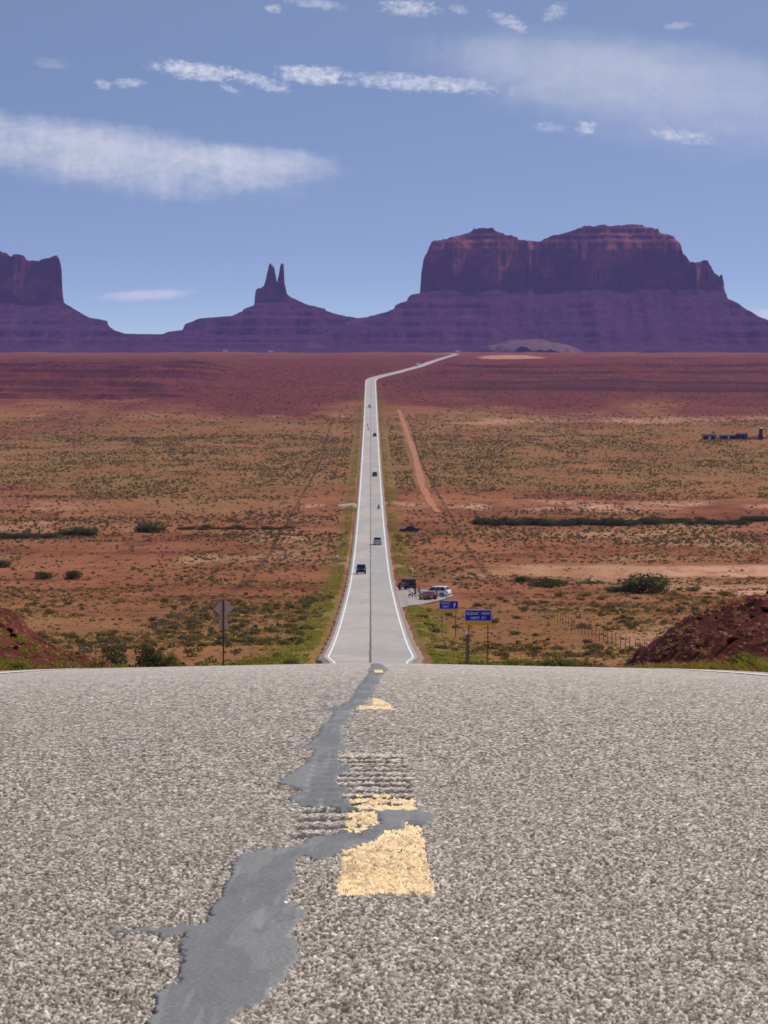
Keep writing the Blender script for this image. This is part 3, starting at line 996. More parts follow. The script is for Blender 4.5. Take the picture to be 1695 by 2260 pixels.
# ------------------------------------------------------------------ plants
MAT_SCRUB = leaf_mat('scrub_leaves', (0.050, 0.042, 0.012), (0.215, 0.165, 0.055))
MAT_BUSH = leaf_mat('tamarisk_leaves', (0.026, 0.033, 0.008), (0.11, 0.122, 0.032))
MAT_GREENBUSH = leaf_mat('rabbitbrush_leaves', (0.07, 0.078, 0.010), (0.24, 0.225, 0.035))
MAT_GRASS = leaf_mat('grass_blades', (0.10, 0.112, 0.010), (0.38, 0.34, 0.042))
MAT_DRY = leaf_mat('dry_grass_blades', (0.20, 0.105, 0.026), (0.42, 0.26, 0.08))
MAT_STEM = plain('woody_stem', (0.12, 0.075, 0.045), 0.9, vary=0.3)


def leaf_clump(rng, n, lobes, leaf, flat=0.75):
    """n small leaf faces spread through a few lobes; unit size, base at z = 0"""
    c = np.array([l[:3] for l in lobes]); r = np.array([l[3] for l in lobes])
    w = r ** 2 / (r ** 2).sum()
    k = rng.choice(len(lobes), n, p=w)
    v = rng.normal(size=(n, 3))
    v /= np.linalg.norm(v, axis=1)[:, None]
    rad = r[k] * (0.45 + 0.62 * rng.random(n) ** 0.6)
    p = c[k] + v * rad[:, None] * np.array([1, 1, flat])
    p[:, 2] = np.abs(p[:, 2])
    a = rng.normal(size=(n, 3)); a /= np.linalg.norm(a, axis=1)[:, None]
    b = np.cross(a, rng.normal(size=(n, 3))); b /= np.linalg.norm(b, axis=1)[:, None]
    s = leaf * (0.6 + 0.8 * rng.random(n))[:, None]
    V = np.stack([p - a * s, p + b * s * 0.55, p + a * s, p - b * s * 0.55], 1).reshape(-1, 3)
    FA = np.arange(n * 4).reshape(n, 4)
    shade = np.repeat(np.clip(0.5 + 0.28 * rng.normal(size=n) + 0.15 * rng.normal(size=len(lobes))[k], 0, 1), 4)
    return V, FA, shade


def stems(rng, lobes, n=7):
    V, FA = [], []
    for i in range(n):
        l = lobes[i % len(lobes)]
        tip = np.array([l[0], l[1], l[2] + l[3] * 0.3]) + rng.normal(size=3) * 0.05
        root = np.array([l[0] * 0.25, l[1] * 0.25, -0.03])
        for (p, q, a, b) in ((root, (root + tip) / 2 + rng.normal(size=3) * 0.03, 0.022, 0.015), (None, tip, 0.015, 0.005)):
            p = prev if p is None else p
            i0 = len(V)
            for c, rr in ((p, a), (q, b)):
                for t in range(4):
                    an = math.pi / 2 * t
                    V.append(c + np.array([math.cos(an) * rr, math.sin(an) * rr, 0]))
            for t in range(4):
                FA.append((i0 + t, i0 + (t + 1) % 4, i0 + 4 + (t + 1) % 4, i0 + 4 + t))
            prev = q
    return V, FA


def bush_meshes(seed, n, leaf, nl, spread, tall):
    rng = np.random.default_rng(seed)
    lobes = []
    for i in range(nl):
        a = rng.random() * 6.283
        q = spread * math.sqrt(rng.random())
        r = 0.17 + 0.16 * rng.random()
        lobes.append((q * math.cos(a), q * math.sin(a), tall * rng.random() * (1 - q * 0.9) + r * 0.35, r))
    return leaf_clump(rng, n, lobes, leaf), stems(rng, lobes, 8)


def bush_proto(name, seed, mat, n=420, leaf=0.055, nl=9, spread=0.36, tall=0.45):
    (V, FA, sh), (SV, SF) = bush_meshes(seed, n, leaf, nl, spread, tall)
    root = empty(name, (0, 0, 0))
    f = link_mesh('foliage', V, FA, mat, root)
    fattr(f, 'shade', sh)
    link_mesh('stem', SV, SF, MAT_STEM, root)
    return root


_used = set()


def put(proto, x, d, w, h, label, cat, group=None, rz=None):
    o = proto if proto.name not in _used else copy_tree(proto)
    _used.add(o.name)
    o.location = (x, d, float(T(x, d)) - 0.04 * h)
    o.rotation_euler = (0, 0, random.uniform(-0.5, 0.5) if rz is None else rz)
    o.scale = (w, w * 0.9 if w < 4 else w * 0.7, h)
    tag(o, label, cat, group)
    return o


def build_bushes():
    P = [bush_proto('tamarisk_bush', 200 + i, MAT_BUSH, 2600, 0.030, 14, 0.34, 0.42) for i in range(4)]
    G = [bush_proto('green_bush', 220 + i, MAT_GREENBUSH, 1500, 0.034, 9) for i in range(3)]
    def at(proto, px, py, wpx, hpx, label, cat='bush', group=None):
        x, d, z = spot(px, py)
        put(proto, x, d, wpx / F * d * 1.08, hpx / F * d * 1.25, label, cat, group)
    at(P[0], 1424, 1306, 106, 60, 'large dark green rounded bush, the tallest one standing on the pale wash', 'bush')
    at(P[1], 1368, 1302, 74, 28, 'low dark green bush leaning against the left flank of the tallest wash bush', 'bush')
    at(P[2], 1210, 1282, 90, 30, 'wide dark green bush on pale sand, above and right of the two blue signs', 'bush')
    at(P[3], 1150, 1274, 44, 22, 'small dark bush at the left tip of the wide bush above the blue signs', 'bush')
    at(P[1], 1302, 1270, 60, 10, 'very low flat green bush lying on the pale wash between two bigger bushes', 'bush')
    at(P[2], 95, 1272, 42, 24, 'green bush on red soil, left one of a pair near the left edge', 'bush')
    at(P[3], 160, 1272, 46, 30, 'green bush on red soil, right and taller one of a pair near the left edge', 'bush')
    at(P[0], 4, 1246, 40, 24, 'dark bush cut by the left edge, above the pair of green bushes', 'bush')
    at(P[0], 332, 1170, 76, 30, 'dark green mounded bush alone in the valley left of the highway', 'bush')
    # thicket along the wash, right and left
    for i, px in enumerate(np.arange(1058, 1640, 19.0)):
        at(P[i % 4], px + random.uniform(-6, 6), 1157 + random.uniform(-2, 2) - 4 * (px > 1400), random.uniform(36, 58), random.uniform(15, 25),
           'dark green tamarisk in the long thicket lining the wash right of the highway', 'bush', 'thicket along the wash right of the highway')
    for px in (1648, 1668, 1690, 1712, 1740):
        at(P[int(px) % 4], px, 1146, 36, 17, 'dark green tamarisk beyond the gap at the right end of the thicket', 'bush', 'thicket past the gap at the right edge')
    for px, w, h in ((-30, 60, 22), (10, 52, 20), (44, 50, 17), (78, 46, 15), (112, 44, 18), (140, 36, 17), (168, 46, 26), (196, 44, 24)):
        at(P[int(abs(px)) % 4], px, 1184 - (px > 120) * 8, w, h, 'dark green tamarisk in the thicket across the valley at the left edge', 'bush', 'thicket at the left edge')
    for px in np.arange(400, 660, 20.0):
        at(P[int(px) % 4], px + random.uniform(-8, 8), 1164 + random.uniform(-2, 2), random.uniform(22, 40), random.uniform(6, 13),
           'low dark brush in the thin line between the mounded bush and the highway', 'bush', 'thin brush line left of the highway')
    for px, py, w, h in ((1500, 1297, 24, 9), (1530, 1300, 38, 16), (1565, 1308, 26, 10), (1600, 1312, 40, 18), (1622, 1312, 16, 7), (1290, 1312, 34, 10)):
        at(G[int(px) % 3], px, py, w, h, 'small grey green shrub in the row on the pale wash right of the tallest bush', 'bush', 'small shrubs on the wash')
    # roadside brush near the crest
    for px, py, w, h, lab in ((248, 1474, 66, 52, 'dark rounded shrub beside the road just past the left rock bank'),
                              (176, 1466, 44, 40, 'brown green shrub on the left rock bank'),
                              (330, 1478, 70, 58, 'yellow green bush on the left verge beside the dark rounded shrub'),
                              (372, 1480, 50, 40, 'small yellow green bush on the left verge, nearer the diamond sign'),
                              (1240, 1478, 90, 42, 'low olive bush on the right verge left of the red rock bank'),
                              (1300, 1482, 60, 34, 'bright green bush on the right verge against the red rock bank'),
                              (1200, 1480, 60, 28, 'short olive bush on the right verge nearest the blue signs')):
        d = 205.0 if px > 300 and px < 1000 else 120.0 if px < 200 else 165.0
        x = gx(px, d)
        z = float(T(x, d))
        top = HY - F * (z + 0 - H) / d
        hh = max(0.9, (top - (py - h)) / F * d) * 1.45
        put(G[int(px) % 3] if 'green' in lab and 'dark' not in lab or 'olive' in lab else P[int(px) % 4], x, d, w / F * d * 1.05, hh * 1.1, lab, 'bush')


def build_verge_bushes():
    G = [bush_proto('verge_bush', 240 + i, MAT_GREENBUSH, 1100, 0.040, 8, 0.36, 0.38) for i in range(3)]
    rr = random.Random(5)
    for i in range(64):
        left = i % 5 < 2
        px = rr.uniform(-60, 640) if left else rr.uniform(960, 1760)
        d = rr.uniform(190, 270) if (left and px > 240) or (not left and px < 1400) else rr.uniform(50, 70)
        x = gx(px, d)
        if abs(x) < 5.2:
            x = math.copysign(rr.uniform(5.6, 7.5), x)
        s = rr.uniform(0.8, 1.7) if d > 100 else rr.uniform(0.35, 0.62)
        side = 'left' if left else 'right'
        put(G[i % 3], x, d, s, s * rr.uniform(.75, 1.1) * (1 if d > 100 else .8), 'low yellow green weed clump on the %s roadside verge at the crest' % side, 'bush', 'weed clumps on the %s verge' % side)


build_bushes()
build_verge_bushes()


def merged(name, V, FA, shade, mat, X, D, Z, SX, SZ, rot, tone, kind='stuff'):
    """many copies of one clump as a single sheet of ground cover"""
    n, m = len(X), len(V)
    c, s = np.cos(rot), np.sin(rot)
    out = np.empty((n, m, 3), np.float32)
    out[:, :, 0] = (V[None, :, 0] * c[:, None] - V[None, :, 1] * s[:, None]) * SX[:, None] + X[:, None]
    out[:, :, 1] = (V[None, :, 0] * s[:, None] + V[None, :, 1] * c[:, None]) * SX[:, None] + D[:, None]
    out[:, :, 2] = V[None, :, 2] * SZ[:, None] + Z[:, None]
    FF = (FA[None] + (np.arange(n) * m)[:, None, None]).reshape(-1, FA.shape[1])
    o = link_mesh(name, out.reshape(-1, 3), FF, mat)
    fattr(o, 'shade', np.clip(shade[None, :] * 0.6 + tone[:, None], 0, 1).ravel())
    if kind:
        tag(o, kind=kind)
    return o


def fan_points(rng, n, d0, d1, spread=0.155):
    """points spread evenly over the wedge of ground the view takes in, and some way beyond it"""
    d = np.sqrt(d0 ** 2 + (d1 ** 2 - d0 ** 2) * rng.random(n))
    x = (rng.random(n) * 2 - 1) * spread * d
    return x, d


def scrub_density(x, d):
    n1 = fbm(x / 60, d / 160, 41, 4)
    n2 = fbm(x / 18, d / 45, 43, 4)
    n3 = fbm(x / 7, d / 16, 47, 3)
    v = 0.10 + 1.15 * sstep(n2, 0.36, 0.58) * (0.35 + 0.9 * sstep(n3, 0.38, 0.56)) + 0.25 * sstep(n1, 0.5, 0.6)
    v = v * np.where(d < 560, 1.0, np.where(d < 740, 0.75 + 0.2 * (x < -20), 1.0))
    # bare wash floors
    wob = 36 * (fbm(x / 45, d / 200, 45, 4) - 0.5)
    for c, w, x0 in ((712, 22, 24), (640, 17, 40), (578, 22, 52)):
        v = v * (1 - 0.9 * (np.abs(d + wob - c) < w) * (x > x0))
    v = v * (1 - 0.75 * (np.abs(d + wob - 1095) < 34))
    v = v * np.where(d > 2050, 0.5, 1)
    ax = np.abs(x - road_x(d))
    v = v * np.where(ax > 9, 1.0, np.where((ax > 6.3) & (d < 900), 0.75, 0.0))
    v = v * ~((np.abs(x - 19) < 2.6) & (d > 1040) & (d < 2120))
    v = v * ~((x > 0) & (x < 15) & (d > 495) & (d < 635))
    v = v + 0.2 * ((np.abs(ax - 24.5 + .0018 * d) < 0.8) & (d > 1000) & (d < 2000))
    return v


def build_scrub():
    rng = np.random.default_rng(31)
    # the largest 290 in view, each a shrub of its own
    protos = [bush_proto('desert_shrub', 300 + i, MAT_SCRUB, 260, 0.062, 5, 0.30, 0.25) for i in range(5)]
    x, d = fan_points(rng, 6000, 300, 640, 0.118)
    keep = (rng.random(6000) * 1.25 < scrub_density(x, d)) & (HY - F * (T(x, d) + 0.9 - H) / d < 1462)
    x, d = x[keep], d[keep]
    size = (0.55 + 1.25 * rng.random(len(x)) ** 2.0)
    order = np.argsort(-size / d)[:290]
    for i, k in enumerate(order):
        w = size[k] * 1.15
        side = 'left' if x[k] < 0 else 'right'
        put(protos[i % 5], float(x[k]), float(d[k]), w, w * (0.55 + 0.25 * rng.random()),
            'dark olive desert shrub scattered over the red ground on the %s of the highway' % side, 'shrub', 'desert shrubs %s of the highway' % side)
    # the rest of the scrub, nearer then farther, as ground cover
    def layer(name, n, d0, d1, leafn, leaf, s0, s1, mat, flat, thin=1.25, seed=0, tone=(0.05, 0.5), spread=0.155):
        r = np.random.default_rng(seed + 70)
        V, FA, sh = leaf_clump(r, leafn, [(0, 0, 0.18, 0.30), (0.22, 0.1, 0.14, 0.24), (-0.2, -0.08, 0.15, 0.25), (0.02, 0.2, 0.2, 0.22)], leaf)
        x, d = fan_points(r, n, d0, d1, spread)
        keep = r.random(n) * thin < scrub_density(x, d)
        x, d = x[keep], d[keep]
        s = s0 + (s1 - s0) * r.random(len(x)) ** 1.7
        merged(name, V, FA, sh, mat, x, d, T(x, d) - 0.02, s, s * flat * (0.7 + 0.6 * r.random(len(x))), r.random(len(x)) * 6.28,
               tone[0] + tone[1] * r.random(len(x)))
    layer('desert_scrub', 24000, 255, 900, 34, 0.15, 0.35, 1.35, MAT_SCRUB, 0.75, 0.95, 1)
    layer('desert_scrub', 75000, 850, 1750, 12, 0.27, 0.4, 1.5, MAT_SCRUB, 0.75, 1.15, 2)
    layer('desert_scrub', 60000, 1650, 3300, 7, 0.36, 0.5, 1.8, MAT_SCRUB, 0.75, 1.2, 3)
    layer('dry_grass', 50000, 200, 640, 12, 0.20, 0.25, 0.75, MAT_DRY, 0.8, 1.2, 4)
    layer('dry_grass', 65000, 1050, 2000, 6, 0.36, 0.4, 1.3, MAT_DRY, 0.7, 1.2, 5)
    # little stones and clods lying about in the nearer ground
    r = np.random.default_rng(90)
    a = np.array([(math.cos(t), math.sin(t), 0.0) for t in np.arange(6) * 1.047])
    V = np.concatenate([a * (0.5, 0.42, 1), a * (0.36, 0.3, 1) + (0.03, 0.02, 0.26), [(0.02, 0, 0.36)]])
    V = V + r.normal(size=V.shape) * 0.03
    FA = np.array([(i, (i + 1) % 6, 6 + (i + 1) % 6, 6 + i) for i in range(6)] + [(6 + i, 6 + (i + 1) % 6, 12, 12) for i in range(6)])
    FA = np.concatenate([np.stack([FA[:, 0], FA[:, 1], FA[:, 2]], 1), np.stack([FA[:6, 0], FA[:6, 2], FA[:6, 3]], 1)])
    x, d = fan_points(r, 6000, 255, 900)
    k = (np.abs(x) > 10) & ~((x < 15) & (x > 0) & (d > 495) & (d < 635))
    x, d = x[k], d[k]
    s = 0.15 + 0.5 * r.random(len(x)) ** 3
    merged('loose_stones', V, FA, np.full(len(V), .5), M['bank'], x, d, T(x, d) - 0.02, s, s, r.random(len(x)) * 6.28, 0 * x)


build_scrub()


def build_verge():
    """green strip of grass along both edges of the pavement, and taller tufts around the crest"""
    def blades(r, n, lean):
        V, FA, sh = [], [], []
        for i in range(n):
            a, q = r.random() * 6.283, 0.32 * math.sqrt(r.random())
            p = np.array([q * math.cos(a), q * math.sin(a), 0])
            dr = np.array([math.cos(a) * lean * r.random(), math.sin(a) * lean * r.random(), 0.35 + 0.65 * r.random()])
            sd = np.array([-math.sin(a + 1), math.cos(a + 1), 0]) * 0.016
            i0 = len(V)
            V += [p - sd, p + sd, p + dr * 0.6 + sd * 0.7, p + dr + np.array([dr[0], dr[1], 0]) * 0.5]
            FA.append((i0, i0 + 1, i0 + 2, i0 + 3))
            sh += [0.3 + 0.4 * r.random()] * 4
        return np.array(V), np.array(FA), np.array(sh)
    r = np.random.default_rng(55)
    # far strips
    n = 34000
    V, FA, sh = leaf_clump(r, 16, [(0, 0, 0.2, 0.4), (0.2, 0.1, 0.2, 0.3)], 0.2)
    d = 235 + (2400 - 235) * r.random(n) ** 1.7
    sgn = np.where(r.random(n) < 0.5, -1, 1)
    x = sgn * (5.3 + np.abs(r.normal(size=n)) * 2.0)
    keep = (fbm(x / 3, d / 14, 63, 4) + 0.18 * r.random(n) > 0.52) & ~((x > 0) & (d > 492) & (d < 628))
    x, d = x[keep], d[keep]
    s = 0.25 + 0.5 * r.random(len(x)) ** 1.5
    merged('verge_grass', V, FA, sh, MAT_GRASS, x, d, T(x, d) - 0.03, s, s * 0.6, r.random(len(x)) * 6.28, 0.1 + 0.5 * r.random(len(x)))
    # strips from the crest down the hidden slope
    V, FA, sh = blades(r, 60, 0.55)
    n = 9000
    d = 30 + (300 - 30) * r.random(n)
    sgn = np.where(r.random(n) < 0.42, -1, 1)
    x = sgn * (5.0 + 3.6 * r.random(n) ** 1.3 + np.where(d > 140, 6 * r.random(n), 0))
    z = T(x, d)
    keep = (fbm(x / 3, d / 8, 65, 3) > 0.42)
    x, d, z = x[keep], d[keep], z[keep]
    s = 0.11 + 0.24 * r.random(len(x)) ** 1.8
    merged('verge_grass', V, FA, sh, MAT_GRASS, x, d, z - 0.03, s * 1.1, s * np.where(d < 75, 0.75, 1.0), r.random(len(x)) * 6.28, 0.05 + 0.5 * r.random(len(x)))
    n = 3600
    d = 34 + (180 - 34) * r.random(n)
    x = np.where(r.random(n) < 0.45, -1, 1) * (5.2 + 6.0 * r.random(n))
    s = 0.12 + 0.28 * r.random(n)
    merged('dry_grass', V, FA, sh, MAT_DRY, x, d, T(x, d) - 0.03, s, s * np.where(d < 75, 0.6, 1.1), r.random(n) * 6.28, 0.1 + 0.4 * r.random(n))


build_verge()


# ------------------------------------------------------------------ red rock banks of the road cut
def boulder_mesh(seed):
    bm = bmesh.new()
    bmesh.ops.create_icosphere(bm, subdivisions=2, radius=0.5)
    rng = np.random.default_rng(seed)
    planes = [(v / np.linalg.norm(v), 0.30 + 0.16 * rng.random()) for v in rng.normal(size=(9, 3))]
    for v in bm.verts:
        p = np.array(v.co)
        for nrm, dist in planes:
            e = p @ nrm - dist
            if e > 0:
                p = p - nrm * e
        v.co = p + rng.normal(size=3) * 0.012
    me = bpy.data.meshes.new('boulder')
    bm.to_mesh(me)
    bm.free()
    me.materials.append(M['bank'])
    return me


def build_banks():
    rng = np.random.default_rng(66)
    rocks = [boulder_mesh(400 + i) for i in range(7)]
    for side, pts, dc in ((1, [(1418, 1480), (1436, 1462), (1462, 1430), (1500, 1396), (1545, 1364), (1600, 1334), (1650, 1318), (1700, 1308), (1800, 1290), (2050, 1270), (2400, 1290)], 98.0),
                          (-1, [(240, 1482), (210, 1468), (150, 1450), (95, 1428), (45, 1408), (15, 1380), (-10, 1350), (-60, 1318), (-200, 1270), (-500, 1260), (-800, 1300)], 98.0)):
        hx = np.array([gx(p, dc) for p, q in pts]); hz = np.array([H - (q - HY) / F * dc for p, q in pts])
        if side < 0:
            hx, hz = hx[::-1], hz[::-1]
        ys = np.concatenate([np.arange(66, 92, 0.22), np.arange(92, 104, 0.16), np.arange(104, 135, 0.5)])
        xs = side * np.concatenate([np.arange(5.6, 14, 0.075), np.arange(14, 24, 0.4)])
        xs = np.sort(xs)
        D, X = np.meshgrid(ys, xs, indexing='ij')
        slope = prof(D) - prof(dc)
        crest = np.interp(X, hx, hz) + slope
        base = T(X, D) - 0.25
        up = np.clip(crest - base, 0, None)
        f = sstep(D + 5 * (fbm(X / 1.6, D / 3.0, 205, 3) - .5), 70, 95) * (1 - sstep(D, 103, 132))
        f = f * (0.96 + 0.0 * D)
        strata = fbm(X / 3.0, D / 3.0, 207, 2)
        Z = base + up * f
        # broken beds: quantised steps plus rubble
        q = 0.34
        Zs = np.floor((Z + 0.5 * strata) / q) * q - 0.5 * strata + q * sstep(((Z + 0.5 * strata) / q) % 1, 0.72, 1.0)
        Z = np.where(up * f > 0.12, 0.8 * Z + 0.2 * Zs + 0.04, Z)
        k1 = worley(X, D * 0.55, 0.30, 209); k2 = worley(X + 5, D * 0.55, 0.75, 213)
        Z = Z + (0.07 * (k1[2] - .5) + 0.10 * (k2[2] - .5)) * sstep(up * f, 0.1, 0.6)
        Z = Z + 0.22 * (fbm(X / 0.45, D / 0.6, 209, 4) - .5) * sstep(up * f, 0.05, 0.5) + 0.35 * (fbm(X / 1.6, D / 2, 211, 3) - .5) * sstep(up * f, 0.2, 1.0)
        o = link_mesh('rock_bank', np.stack([X, D, Z], -1).reshape(-1, 3), grid_faces(len(ys), len(xs)), M['bank'])
        tag(o, kind='structure')
        # broken stone strewn over the bank
        a_ = np.array([(math.cos(t_), math.sin(t_), 0.0) for t_ in np.arange(6) * 1.047])
        RV = np.concatenate([a_ * (0.55, 0.42, 1), a_ * (0.34, 0.26, 1) + (0.05, 0.02, 0.30), [(0.04, 0, 0.38)]]) + np.random.default_rng(8).normal(size=(13, 3)) * 0.05
        RF = np.array([(i, (i + 1) % 6, 6 + (i + 1) % 6) for i in range(6)] + [(i, 6 + (i + 1) % 6, 6 + i) for i in range(6)] + [(6 + i, 6 + (i + 1) % 6, 12) for i in range(6)])
        nn = 4200
        ki = np.searchsorted(xs, side * (6.8 + 7.5 * rng.random(nn))).clip(0, len(xs) - 1)
        ji = np.searchsorted(ys, 74 + 33 * rng.random(nn)).clip(0, len(ys) - 1)
        ok = (up * f)[ji, ki] > 0.05
        ki, ji = ki[ok], ji[ok]
        sz = 0.04 + 0.17 * rng.random(len(ki)) ** 4
        merged('bank_rubble', RV, RF, np.full(13, .5), M['rubble'], xs[ki], ys[ji], Z[ji, ki] - 0.01, sz, sz, rng.random(len(ki)) * 6.28, rng.random(len(ki)))
        # weeds rooted in the bank
        V_, F_, s_ = leaf_clump(np.random.default_rng(61), 60, [(0, 0, .2, .35), (.2, .1, .2, .25)], 0.10)
        nn = 260 if side > 0 else 900
        ki = np.array([int(np.argmin(np.abs(xs - side * v))) for v in 7 + 7 * rng.random(nn)])
        ji = np.array([int(np.argmin(np.abs(ys - v))) for v in 72 + 28 * rng.random(nn)])
        sz = 0.10 + 0.28 * rng.random(nn) ** 2
        merged('bank_weeds', V_, F_, s_, MAT_DRY if side > 0 else MAT_GRASS, xs[ki], ys[ji], Z[ji, ki] - 0.02, sz, sz, rng.random(nn) * 6.28, 0.1 + 0.4 * rng.random(nn))
        n = 60
        for i in range(n):
            j = rng.integers(0, len(ys) - 60)
            x = side * (7.2 + 5.4 * rng.random())
            k = int(np.argmin(np.abs(xs - x)))
            j = int(np.argmin(np.abs(ys - (78 + 21 * rng.random()))))
            if up[j, k] * f[j, k] < 0.1:
                continue
            s = 0.08 + 0.26 * rng.random() ** 3
            b = bpy.data.objects.new('boulder', rocks[i % 7])
            COL.objects.link(b)
            b.location = (float(xs[k]), float(ys[j]), float(Z[j, k]) + 0.12 * s)
            b.rotation_euler = (rng.random() * 0.7, rng.random() * 0.7, rng.random() * 6.28)
            b.scale = (s * 1.3, s, s * 0.75)
            where = 'right' if side > 0 else 'left'
            tag(b, 'angular red sandstone rock lying on the %s roadside bank' % where, 'rock', 'rocks on the %s roadside bank' % where)


build_banks()

# ------------------------------------------------------------------ solid builders
class MB:
    """collects shapes and links them as one mesh object"""
    def __init__(s):
        s.v = []
        s.f = []
    def add(s, V, FA):
        o = len(s.v)
        s.v += [tuple(map(float, p)) for p in V]
        s.f += [tuple(i + o for i in f) for f in FA]
        return s
    def box(s, c, size, rot=None, taper=1.0):
        x, y, z = size[0] / 2, size[1] / 2, size[2] / 2
        P = [Vector((sx * x * (taper if sz > 0 else 1), sy * y * (taper if sz > 0 else 1), sz * z)) for sz in (-1, 1) for sx, sy in ((-1, -1), (1, -1), (1, 1), (-1, 1))]
        if rot is not None:
            P = [rot @ p for p in P]
        P = [p + Vector(c) for p in P]
        return s.add(P, [(3, 2, 1, 0), (4, 5, 6, 7), (0, 1, 5, 4), (1, 2, 6, 5), (2, 3, 7, 6), (3, 0, 4, 7)])
    def tube(s, p, q, r0, r1=None, n=10):
        p, q = Vector(p), Vector(q)
        r1 = r0 if r1 is None else r1
        d = (q - p).normalized()
        a = d.orthogonal().normalized()
        b = d.cross(a)
        V = []
        for c, r in ((p, r0), (q, r1)):
            V += [c + (a * math.cos(t) + b * math.sin(t)) * r for t in [6.28318 * i / n for i in range(n)]]
        FA = [(i, (i + 1) % n, n + (i + 1) % n, n + i) for i in range(n)]
        return s.add(V, FA + [tuple(range(n - 1, -1, -1)), tuple(range(n, 2 * n))])
    def prism(s, prof_yz, widths):
        """side outline (y, z) swept across x; each point has its own half width"""
        n = len(prof_yz)
        V = [(-w, y, z) for (y, z), w in zip(prof_yz, widths)] + [(w, y, z) for (y, z), w in zip(prof_yz, widths)]
        FA = [(i, (i + 1) % n, n + (i + 1) % n, n + i) for i in range(n)]
        return s.add(V, FA + [tuple(range(n - 1, -1, -1)), tuple(range(n, 2 * n))])
    def lathe_x(s, prof_rx, c, n=20):
        """(radius, x) profile turned about an axis along x"""
        V, FA = [], []
        m = len(prof_rx)
        for i in range(n):
            t = 6.28318 * i / n
            V += [(c[0] + x, c[1] + r * math.cos(t), c[2] + r * math.sin(t)) for r, x in prof_rx]
        for i in range(n):
            for k in range(m - 1):
                a, b = i * m + k, ((i + 1) % n) * m + k
                FA.append((a, b, b + 1, a + 1))
        return s.add(V, FA)
    def ball(s, c, r, n=8, m=6):
        V, FA = [], []
        r = (r, r, r) if not isinstance(r, tuple) else r
        for j in range(m + 1):
            a = math.pi * j / m
            for i in range(n):
                t = 6.28318 * i / n
                V.append((c[0] + r[0] * math.sin(a) * math.cos(t), c[1] + r[1] * math.sin(a) * math.sin(t), c[2] + r[2] * math.cos(a)))
        for j in range(m):
            for i in range(n):
                FA.append((j * n + i, (j + 1) * n + i, (j + 1) * n + (i + 1) % n, j * n + (i + 1) % n))
        return s.add(V, FA)
    def build(s, name, mat, parent=None, bevel=0.0, smooth=False):
        bm = bmesh.new()
        vs = [bm.verts.new(p) for p in s.v]
        for f in s.f:
            try:
                bm.faces.new([vs[i] for i in f])
            except ValueError:
                pass
        bmesh.ops.remove_doubles(bm, verts=bm.verts, dist=1e-5)
        bmesh.ops.recalc_face_normals(bm, faces=bm.faces)
        if bevel:
            es = [e for e in bm.edges if len(e.link_faces) == 2 and e.calc_face_angle(0) > 0.5]
            bmesh.ops.bevel(bm, geom=es, offset=bevel, segments=2, affect='EDGES', profile=0.6, clamp_overlap=True)
        me = bpy.data.meshes.new(name)
        bm.to_mesh(me)
        bm.free()
        if smooth:
            for p in me.polygons:
                p.use_smooth = True
        me.materials.append(mat)
        o = bpy.data.objects.new(name, me)
        COL.objects.link(o)
        o.parent = parent
        return o


def paint(name, col, rough=0.25):
    return plain(name, col, rough, 0.0, 0.5, 0.06, 3.0, coat=0.4)


C = dict(
    black=paint('black_car_paint', (0.012, 0.012, 0.014)), navy=paint('dark_blue_car_paint', (0.012, 0.016, 0.028)),
    white=paint('white_car_paint', (0.80, 0.80, 0.80)), silver=paint('silver_car_paint', (0.42, 0.43, 0.46)),
    red=paint('red_car_paint', (0.33, 0.022, 0.016)), green=paint('dark_green_car_paint', (0.012, 0.024, 0.018)),
    glass=plain('tinted_car_glass', (0.010, 0.012, 0.016), 0.06, 0, 0.6, 0.05), rubber=plain('tyre_rubber', (0.018, 0.018, 0.018), 0.85, 0, 0.2),
    rim=plain('alloy_rim', (0.40, 0.40, 0.41), 0.35, 0.9), trim=plain('black_plastic_trim', (0.02, 0.02, 0.021), 0.6),
    lamp=plain('headlight_lens', (0.85, 0.86, 0.88), 0.12, 0, 0.6, 0.03), tail=plain('tail_light_lens', (0.30, 0.010, 0.010), 0.2),
    chrome=plain('chrome', (0.6, 0.6, 0.62), 0.18, 1.0), steel=plain('galvanized_steel', (0.33, 0.32, 0.31), 0.5, 0.6, vary=0.2),
    signback=plain('bare_aluminium_sign_back', (0.62, 0.46, 0.40), 0.6, 0.0, vary=0.12), rust=plain('rusty_steel_post', (0.10, 0.055, 0.038), 0.85, vary=0.4),
    blue=plain('blue_sign_sheeting', (0.004, 0.030, 0.55), 0.45, vary=0.06), amber=plain('amber_sign_sheeting', (1.0, 0.46, 0.010), 0.45, vary=0.06),
    whitesign=plain('white_sign_lettering', (0.82, 0.84, 0.88), 0.5, vary=0.03), wood=plain('weathered_post_wood', (0.19, 0.125, 0.085), 0.95, vary=0.4, scale=6),
    wire=plain('rusty_wire', (0.07, 0.045, 0.035), 0.8), plate=plain('number_plate', (0.6, 0.6, 0.56), 0.5),
)


